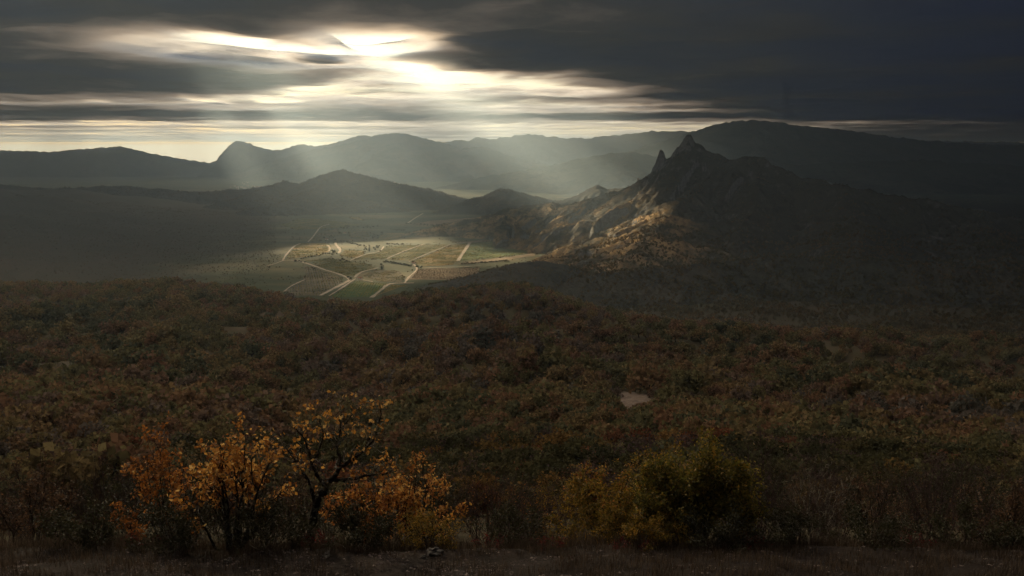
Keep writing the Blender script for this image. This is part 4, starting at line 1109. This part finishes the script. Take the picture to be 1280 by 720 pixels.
shrub(952, 20.5, 534, 120, None, 'tall bare dark shrub right of the green tree', 'bare_shrub', 20, 0, 0.05, 0.03, 16, 'twig', 2, rad=0.016, up=0.2, kids=(5, 7))
shrub(1020, 18.5, 556, 130, None, 'bare grey twigged shrub second right of the green tree', 'bare_shrub', 20, 0, 0.05, 0.03, 17, 'twig_grey', 2, rad=0.015, up=0.15, kids=(5, 7))
shrub(1098, 20.0, 582, 130, 'leaf_brown', 'half bare brown bush on the right beyond the bare shrubs', 'leafy_shrub', 10, 1.8, 0.07, 0.05, 18, 'bark_dark', 2, rad=0.018)
shrub(1180, 18.5, 560, 140, None, 'bare purple shrub near the right edge', 'bare_shrub', 20, 0, 0.05, 0.03, 19, 'twig', 2, rad=0.015, up=0.18, kids=(5, 7))
shrub(1258, 19.5, 590, 130, 'leaf_brown', 'dull brown leaved bush at the right edge', 'oak_bush', 14, 6.0, 0.08, 0.05, 20, 'bark_dark', 2, rad=0.02)
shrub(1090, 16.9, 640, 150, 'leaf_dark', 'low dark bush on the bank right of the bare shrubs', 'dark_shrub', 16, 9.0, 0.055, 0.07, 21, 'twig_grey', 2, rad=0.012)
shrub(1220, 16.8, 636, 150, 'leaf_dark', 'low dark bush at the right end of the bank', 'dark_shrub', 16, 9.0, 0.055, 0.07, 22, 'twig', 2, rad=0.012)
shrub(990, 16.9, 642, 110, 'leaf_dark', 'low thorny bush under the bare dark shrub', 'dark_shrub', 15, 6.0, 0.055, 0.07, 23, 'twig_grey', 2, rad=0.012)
shrub(196, 18.6, 548, 130, 'leaf_rust', 'rust brown oak bush left of the bright orange oak', 'oak_bush', 14, 6.0, 0.09, 0.05, 24, 'bark', 2, rad=0.025, tint2=('leaf_orange', 0.8, 0.5))
shrub(110, 20.0, 556, 130, None, 'tall bare shrub on the left', 'bare_shrub', 20, 0, 0.05, 0.03, 25, 'twig', 2, rad=0.015, up=0.2, kids=(5, 7))
shrub(30, 19.5, 572, 150, 'leaf_brown', 'dull brown bush at the left edge', 'leafy_shrub', 15, 8.0, 0.08, 0.05, 26, 'bark_dark', 2, rad=0.022)
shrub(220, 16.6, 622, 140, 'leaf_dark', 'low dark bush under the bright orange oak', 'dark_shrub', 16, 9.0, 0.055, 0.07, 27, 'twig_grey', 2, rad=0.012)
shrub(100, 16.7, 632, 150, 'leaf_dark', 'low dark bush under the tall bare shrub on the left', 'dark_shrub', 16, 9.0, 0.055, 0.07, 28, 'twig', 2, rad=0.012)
for k, (px_, Y_, top_, wd_, lab) in enumerate([(612, 16.4, 668, 60, 'small crimson shrub behind the right end of the gravel'), (690, 16.5, 670, 60, 'small crimson shrub below the olive gold bush'), (404, 16.4, 664, 70, 'small crimson shrub at the foot of the gnarled oak'),
                                              (955, 16.5, 672, 60, 'small crimson shrub under the thorny bush'), (790, 16.4, 674, 60, 'small crimson shrub in front of the low golden bush'), (1150, 16.5, 668, 60, 'small crimson shrub on the right of the bank'), (160, 16.5, 668, 60, 'small crimson shrub on the left of the bank')]):
    shrub(px_, Y_, top_, wd_, 'leaf_red', lab, 'red_shrub', 9, 2.2, 0.04, 0.03, 40 + k, 'twig', 2, rad=0.006, kids=(3, 4))
# a second line of scrub on the slope just below the bank
lbl = ['half bare brown thicket shrub on the slope below the bank', 'dull brown leaved thicket shrub on the slope below the bank', 'dark olive thicket shrub on the slope below the bank']
r2 = np.random.default_rng(909)
thick = []
for kk, (mat_, bk, ln) in enumerate([('leaf_dark', 'twig', 0.8), ('leaf_brown', 'twig', 3.0), ('leaf_dark', 'bark_dark', 6.0)]):
    root = shrub(640, 28.0, 560, 100, mat_, lbl[kk], 'thicket_shrub', 16, ln, 0.075, 0.06, 60 + kk, bk, 2, rad=0.016, up=0.16, kids=(4, 6), group=['bare thicket', 'rust thicket', 'olive thicket'][kk])
    thick.append(root)
cnt = 0
for Y_ in (23.5, 26.5, 30, 34, 39, 45, 52):
    for px_ in np.arange(-60, 1345, 105 * 25 / Y_ * 0.9 + 10):
        p = px_ + r2.uniform(-25, 25); Yj = Y_ + r2.uniform(-1.6, 1.6); kk = int(r2.choice(3, p=[0.5, 0.28, 0.22]))
        X_ = at_y(p, 600, Yj)[0]; src = thick[kk]
        tgt = 3.1 + 0.5 * r2.normal() if Y_ > 26 else 2.6
        if cnt < 3: e = thick[cnt]; 
        else:
            e = src.copy(); COL.objects.link(e)
            for ch in src.children:
                c = ch.copy(); COL.objects.link(c); c.parent = e
        cnt += 1
        s_ = tgt / 3.6
        e.location = (X_, Yj, terrain_pt(X_, Yj)); e.rotation_euler = (0, 0, r2.uniform(0, 6.28)); e.scale = (s_ * 1.15, s_ * 1.15, s_)


# ------------------------------------------------------------------ clouds
SUND = np.array([math.sin(SUN_AZ) * math.cos(SUN_EL), math.cos(SUN_AZ) * math.cos(SUN_EL), math.sin(SUN_EL)])
HALO = 0.52
CLOUD_Z = 1040.0
def lit(px, py, z=None, Y=None):
    """where a sunbeam that reaches this spot crosses the cloud base"""
    p = at_z(px, py, z) if Y is None else at_y(px, py, Y)
    k = (CLOUD_Z - p[2]) / SUND[2]
    return p[0] + SUND[0] * k, p[1] + SUND[1] * k

def cloud_fill(X, Y):
    return sstep(-900, 600, Y) * (1 - sstep(1700, 3000, Y)) * (1 - sstep(-100, 1300, X - 0.25 * Y))  # out-of-view cloud overhead, set thin to brighten the near wood

def cloud_halo(X, Y):
    Hh = np.zeros(X.shape)
    for cx, cy, rx, ry, ang, dep in GAPS:
        u = (X - cx) / (rx * 1.35 + 260); v = (Y - cy) / (ry * 1.15 + 200)
        Hh = np.maximum(Hh, dep * np.exp(-(u * u + v * v)))
    K = np.zeros(X.shape)
    for cx, cy, rx, ry, ang, dep in COVER:
        K = np.maximum(K, dep * np.exp(-((X - cx) / (rx * 1.3)) ** 2 - ((Y - cy) / (ry * 1.3)) ** 2))
    far = sstep(13000, 17000, Y) * (1 - sstep(1500, 8000, X - 0.1 * Y)) * 0.7
    rag = 1 + 0.45 * fbm(X / 1400, Y / 1400, 4, 377)
    return np.clip(np.maximum(Hh * (1 - 0.6 * K) * rag, far), 0, 1)

def cloud_density(X, Y):
    wx = X + 210 * fbm(X / 1500, Y / 1500, 3, 301); wy = Y + 210 * fbm(X / 1500, Y / 1500, 3, 302)
    D = 0.95 + 0.40 * fbm(X / 3200, Y / 2300, 4, 305) + 0.16 * fbm(X / 700, Y / 700, 3, 306)
    def gap(cx, cy, rx, ry, ang, depth):
        ca, sa = math.cos(ang), math.sin(ang)
        u = ((wx - cx) * ca + (wy - cy) * sa) / rx; v = (-(wx - cx) * sa + (wy - cy) * ca) / ry
        return depth * np.exp(-(u * u + v * v) ** 1.2)
    G = np.zeros(X.shape)
    for g in GAPS: G = np.maximum(G, gap(*g))
    K = np.zeros(X.shape)
    for g in COVER: K = np.maximum(K, gap(*g))
    G = G * (1 - K); D = D + 0.5 * K
    # unseen overhead cloud made translucent as fill light, heavy to the right, a ragged veil far off
    thin = cloud_fill(X, Y)
    D = D + 0.35 * thin + 0.40 * sstep(-200, 2500, X - 0.1 * Y) + 0.4 * (1 - sstep(3300, 4700, Y))
    far = sstep(13500, 17500, Y + 1500 * fbm(X / 3500, Y / 3500, 3, 340))
    D = D * (1 - far) + far * (0.50 + 0.30 * fbm(X / 5200, Y / 2600, 4, 345) + 0.5 * sstep(2500, 9000, X - 0.12 * Y))
    return D * (1 - np.clip(G, 0, 1)) + 0.02 * G

GAPS = []
def beam(px, py, rx, ry, depth=1.0, z=None, Y=None, ang=0.0):
    c = lit(px, py, z, Y); GAPS.append((c[0], c[1], rx, ry, ang, depth))
def torn(px, row, rx, ry, depth=1.0, ang=0.0):
    c = at_z(px, row, CLOUD_Z); GAPS.append((c[0], c[1], rx, ry, ang, depth))
torn(215, 56, 420, 480, 0.62)                # ragged bright band across the cloud, left to right
torn(300, 56, 420, 520, 0.80)
torn(372, 58, 360, 560, 0.90)
torn(285, 47, 420, 460, 0.8)
torn(320, 69, 460, 560, 0.86)
torn(405, 75, 400, 600, 0.84)
torn(262, 66, 460, 560, 0.8)
beam(755, 272, 470, 680, 1.0, Y=2900)        # the striped flank of the peak
beam(700, 300, 300, 420, 0.9, Y=2850)
torn(452, 70, 260, 600, 0.9)
torn(490, 83, 320, 800, 0.8)
torn(530, 94, 420, 950, 0.8)
torn(575, 103, 520, 1000, 0.8)
torn(640, 106, 600, 1000, 0.72)
torn(705, 113, 900, 1100, 0.62)
torn(790, 127, 1700, 1300, 0.45)
torn(445, 97, 500, 900, 0.42)
torn(400, 108, 700, 1000, 0.4)
torn(720, 152, 3500, 1600, 0.3)
torn(520, 121, 2600, 1700, 0.45)
torn(380, 126, 2200, 1600, 0.5)
torn(640, 131, 2800, 2000, 0.5)
torn(230, 124, 2500, 1600, 0.45)
beam(405, 215, 300, 900, 0.9, Y=8000)
beam(292, 215, 260, 900, 0.9, Y=8000)
beam(340, 210, 1500, 900, 0.45, Y=9500)
beam(150, 240, 350, 500, 0.7, z=0)
COVER = []
for px_c, row_c, Y_c, r_c, k_c in ((945, 280, 2600, 300, 0.9), (1010, 270, 2700, 500, 0.9), (862, 205, 3150, 260, 0.9), (620, 285, 3350, 260, 0.75), (410, 240, 5300, 620, 0.9), (300, 250, 4900, 700, 0.85)):
    c_ = lit(px_c, row_c, None, Y_c); COVER.append((c_[0], c_[1], r_c, r_c, 0.0, k_c))

def build_clouds():
    st = 110.0
    out = np.cumsum(np.linspace(110, 500, 60))
    xs = np.concatenate([-12000 - out[::-1], np.arange(-12000, -4600, st), np.arange(-4600, 2200, 34.0), np.arange(2200, 12001, st), 12000 + out])
    ys = np.concatenate([np.arange(-9000, 3600, st), np.arange(3600, 8600, 34.0), np.arange(8600, 16000, 80.0), 16000 + np.cumsum(np.linspace(110, 420, 95))])
    X, Y = np.meshgrid(xs, ys)
    D = cloud_density(X, Y)
    edge = np.minimum.reduce([(X + 30000) / 2500, (30000 - X) / 2500, (Y + 9000) / 1500, (40500 - Y) / 2500])
    D = np.minimum(D, edge * 1.2)
    D = np.clip(D, 0, 1.6)
    n = fbm(X / 800, Y / 800, 4, 311); n2 = fbm(X / 1100, Y / 1100, 4, 321)
    lower = CLOUD_Z - 25 + 32 * np.clip(n, -1.5, 1.5) * np.clip(1.4 * D - 0.25, 0, 1)
    upper = CLOUD_Z + 15 + 110 * np.clip(D, 0, 1.6) + 40 * n2 * np.clip(D, 0, 1)
    V = np.concatenate([np.stack([X, Y, lower], -1).reshape(-1, 3), np.stack([X, Y, upper], -1).reshape(-1, 3)])
    Fc = grid_faces(len(ys), len(xs)); N = X.size
    keep = (D.reshape(-1)[Fc] > 0.02).any(1); Fc = Fc[keep]
    # close the rim
    e = np.concatenate([Fc[:, [0, 1]], Fc[:, [1, 2]], Fc[:, [2, 3]], Fc[:, [3, 0]]])
    key = np.sort(e, 1); kk = key[:, 0].astype(np.int64) * N + key[:, 1]
    u, idx, cnt = np.unique(kk, return_index=True, return_counts=True)
    rim = e[idx[cnt == 1]]
    sides = np.stack([rim[:, 1], rim[:, 0], rim[:, 0] + N, rim[:, 1] + N], 1)
    faces = np.concatenate([Fc[:, ::-1], Fc + N, sides])
    t = NT('storm_cloud'); v = t.obj()
    den = t.attr('cloud_depth')
    nz = t.noise(0.0012, 6, 0.6, v, 0.5); nz2 = t.noise(0.0075, 4, 0.6, v)
    nn = t.math('ADD', t.math('MULTIPLY', t.math('SUBTRACT', nz, 0.5), 0.95), t.math('MULTIPLY', t.math('SUBTRACT', nz2, 0.5), 0.2))
    f = t.math('ADD', den, t.math('MULTIPLY', nn, t.mrange(den, 0.02, 0.55)))
    alpha = t.mrange(f, 0.08, 0.72)
    thick = t.mrange(f, 0.2, 1.75, interp='LINEAR')
    thick = t.math('MULTIPLY', thick, t.math('SUBTRACT', 1.0, t.math('MULTIPLY', t.attr('cloud_halo'), 0.92)))
    tc = t.ramp(thick, [(0.0, (0.96, 0.96, 0.96)), (0.28, (0.42, 0.39, 0.38)), (0.5, (0.090, 0.088, 0.098)), (0.72, (0.045, 0.064, 0.125)), (1.0, (0.022, 0.050, 0.135))])
    tr = t.n('ShaderNodeBsdfTranslucent'); t.l(tc, tr.inputs['Color'])
    df = t.n('ShaderNodeBsdfDiffuse'); df.inputs['Color'].default_value = (0.42, 0.48, 0.60, 1)
    mx = t.n('ShaderNodeMixShader'); t.l(t.mrange(t.attr('cloud_halo'), 0, 1, 0.22, 0.08, 'LINEAR'), mx.inputs[0])
    alpha = t.math('MULTIPLY', alpha, t.mrange(t.attr('cloud_fill'), 0, 1, 1.0, 0.68, 'LINEAR'))
    t.l(tr.outputs[0], mx.inputs[1]); t.l(df.outputs[0], mx.inputs[2])
    tp = t.n('ShaderNodeBsdfTransparent')
    m2 = t.n('ShaderNodeMixShader'); t.l(alpha, m2.inputs[0]); t.l(tp.outputs[0], m2.inputs[1]); t.l(mx.outputs[0], m2.inputs[2])
    mat = t.surf(m2.outputs[0])
    dd = D.reshape(-1)
    o = mesh_np('clouds', V, faces, mat, attrs={'cloud_depth': np.concatenate([dd, dd]), 'cloud_fill': np.tile(cloud_fill(X, Y).reshape(-1), 2), 'cloud_halo': np.tile(np.maximum(cloud_fill(X, Y), HALO * cloud_halo(X, Y)).reshape(-1), 2)})
    tag(o, 'heavy layer of dark storm cloud with a bright torn gap', 'clouds', kind='stuff')
build_clouds()

# ------------------------------------------------------------------ haze
def build_haze():
    x, y0, y1, z0, z1 = 46000, -46000, 46000, -320, 915
    v = [(-x, y0, z0), (x, y0, z0), (x, y1, z0), (-x, y1, z0), (-x, y0, z1), (x, y0, z1), (x, y1, z1), (-x, y1, z1)]
    f = [(3, 2, 1, 0), (4, 5, 6, 7), (0, 1, 5, 4), (1, 2, 6, 5), (2, 3, 7, 6), (3, 0, 4, 7)]
    t = NT('valley_haze')
    pv = t.n('ShaderNodeVolumePrincipled')
    pv.inputs['Color'].default_value = (0.63, 0.82, 1.0, 1)
    pv.inputs['Density'].default_value = HAZE
    pv.inputs['Anisotropy'].default_value = 0.55
    t.l(pv.outputs[0], t.out.inputs['Volume'])
    o = mesh_np('haze', v, f, t.m, smooth=False)
    o.display_type = 'WIRE'
    tag(o, 'pale autumn haze filling the valley', 'haze', kind='stuff')
HAZE = 5.8e-5
build_haze()

# ------------------------------------------------------------------ sun, sky, camera
sun = bpy.data.lights.new('sun', 'SUN'); so = bpy.data.objects.new('sun', sun); COL.objects.link(so)
sun.energy = 5.0; sun.angle = R(0.5); sun.color = (1.0, 0.775, 0.47)
so.rotation_euler = Vector(-SUND).to_track_quat('-Z', 'Y').to_euler()
so.location = (0, 0, 3000)

w = bpy.data.worlds.new('World'); scene.world = w; w.use_nodes = True
nt = w.node_tree; nt.nodes.clear()
sky = nt.nodes.new('ShaderNodeTexSky'); sky.sky_type = 'NISHITA'; sky.sun_disc = False
sky.sun_elevation = SUN_EL; sky.sun_rotation = SUN_AZ
sky.altitude = 400; sky.air_density = 1.6; sky.dust_density = 0.3; sky.ozone_density = 1.0
bg = nt.nodes.new('ShaderNodeBackground'); bg.inputs['Strength'].default_value = 0.05
wo = nt.nodes.new('ShaderNodeOutputWorld')
nt.links.new(sky.outputs[0], bg.inputs[0]); nt.links.new(bg.outputs[0], wo.inputs[0])

cam = bpy.data.cameras.new('camera'); co = bpy.data.objects.new('camera', cam); COL.objects.link(co)
cam.sensor_width = 36.0; cam.lens = F / 1280 * 36.0
co.location = (0, 0, H); co.rotation_euler = (math.pi / 2 - PITCH, 0, 0)
cam.clip_start = 0.1; cam.clip_end = 120000
scene.camera = co

vs = scene.view_settings
vs.view_transform = 'Standard'; vs.look = 'None'; vs.exposure = 1.8; vs.gamma = 1.0; vs.use_curve_mapping = False
scene.render.engine = 'CYCLES'
cy = scene.cycles
cy.use_denoising = True
try:
    cy.denoiser = 'OPENIMAGEDENOISE'; cy.denoising_input_passes = 'RGB_ALBEDO_NORMAL'; cy.denoising_prefilter = 'ACCURATE'
except Exception: pass
cy.max_bounces = 5; cy.diffuse_bounces = 3; cy.glossy_bounces = 1; cy.transmission_bounces = 3; cy.volume_bounces = 1; cy.transparent_max_bounces = 10
cy.caustics_reflective = False; cy.caustics_refractive = False
cy.use_adaptive_sampling = True; cy.adaptive_threshold = 0.02
cy.sample_clamp_indirect = 4.0
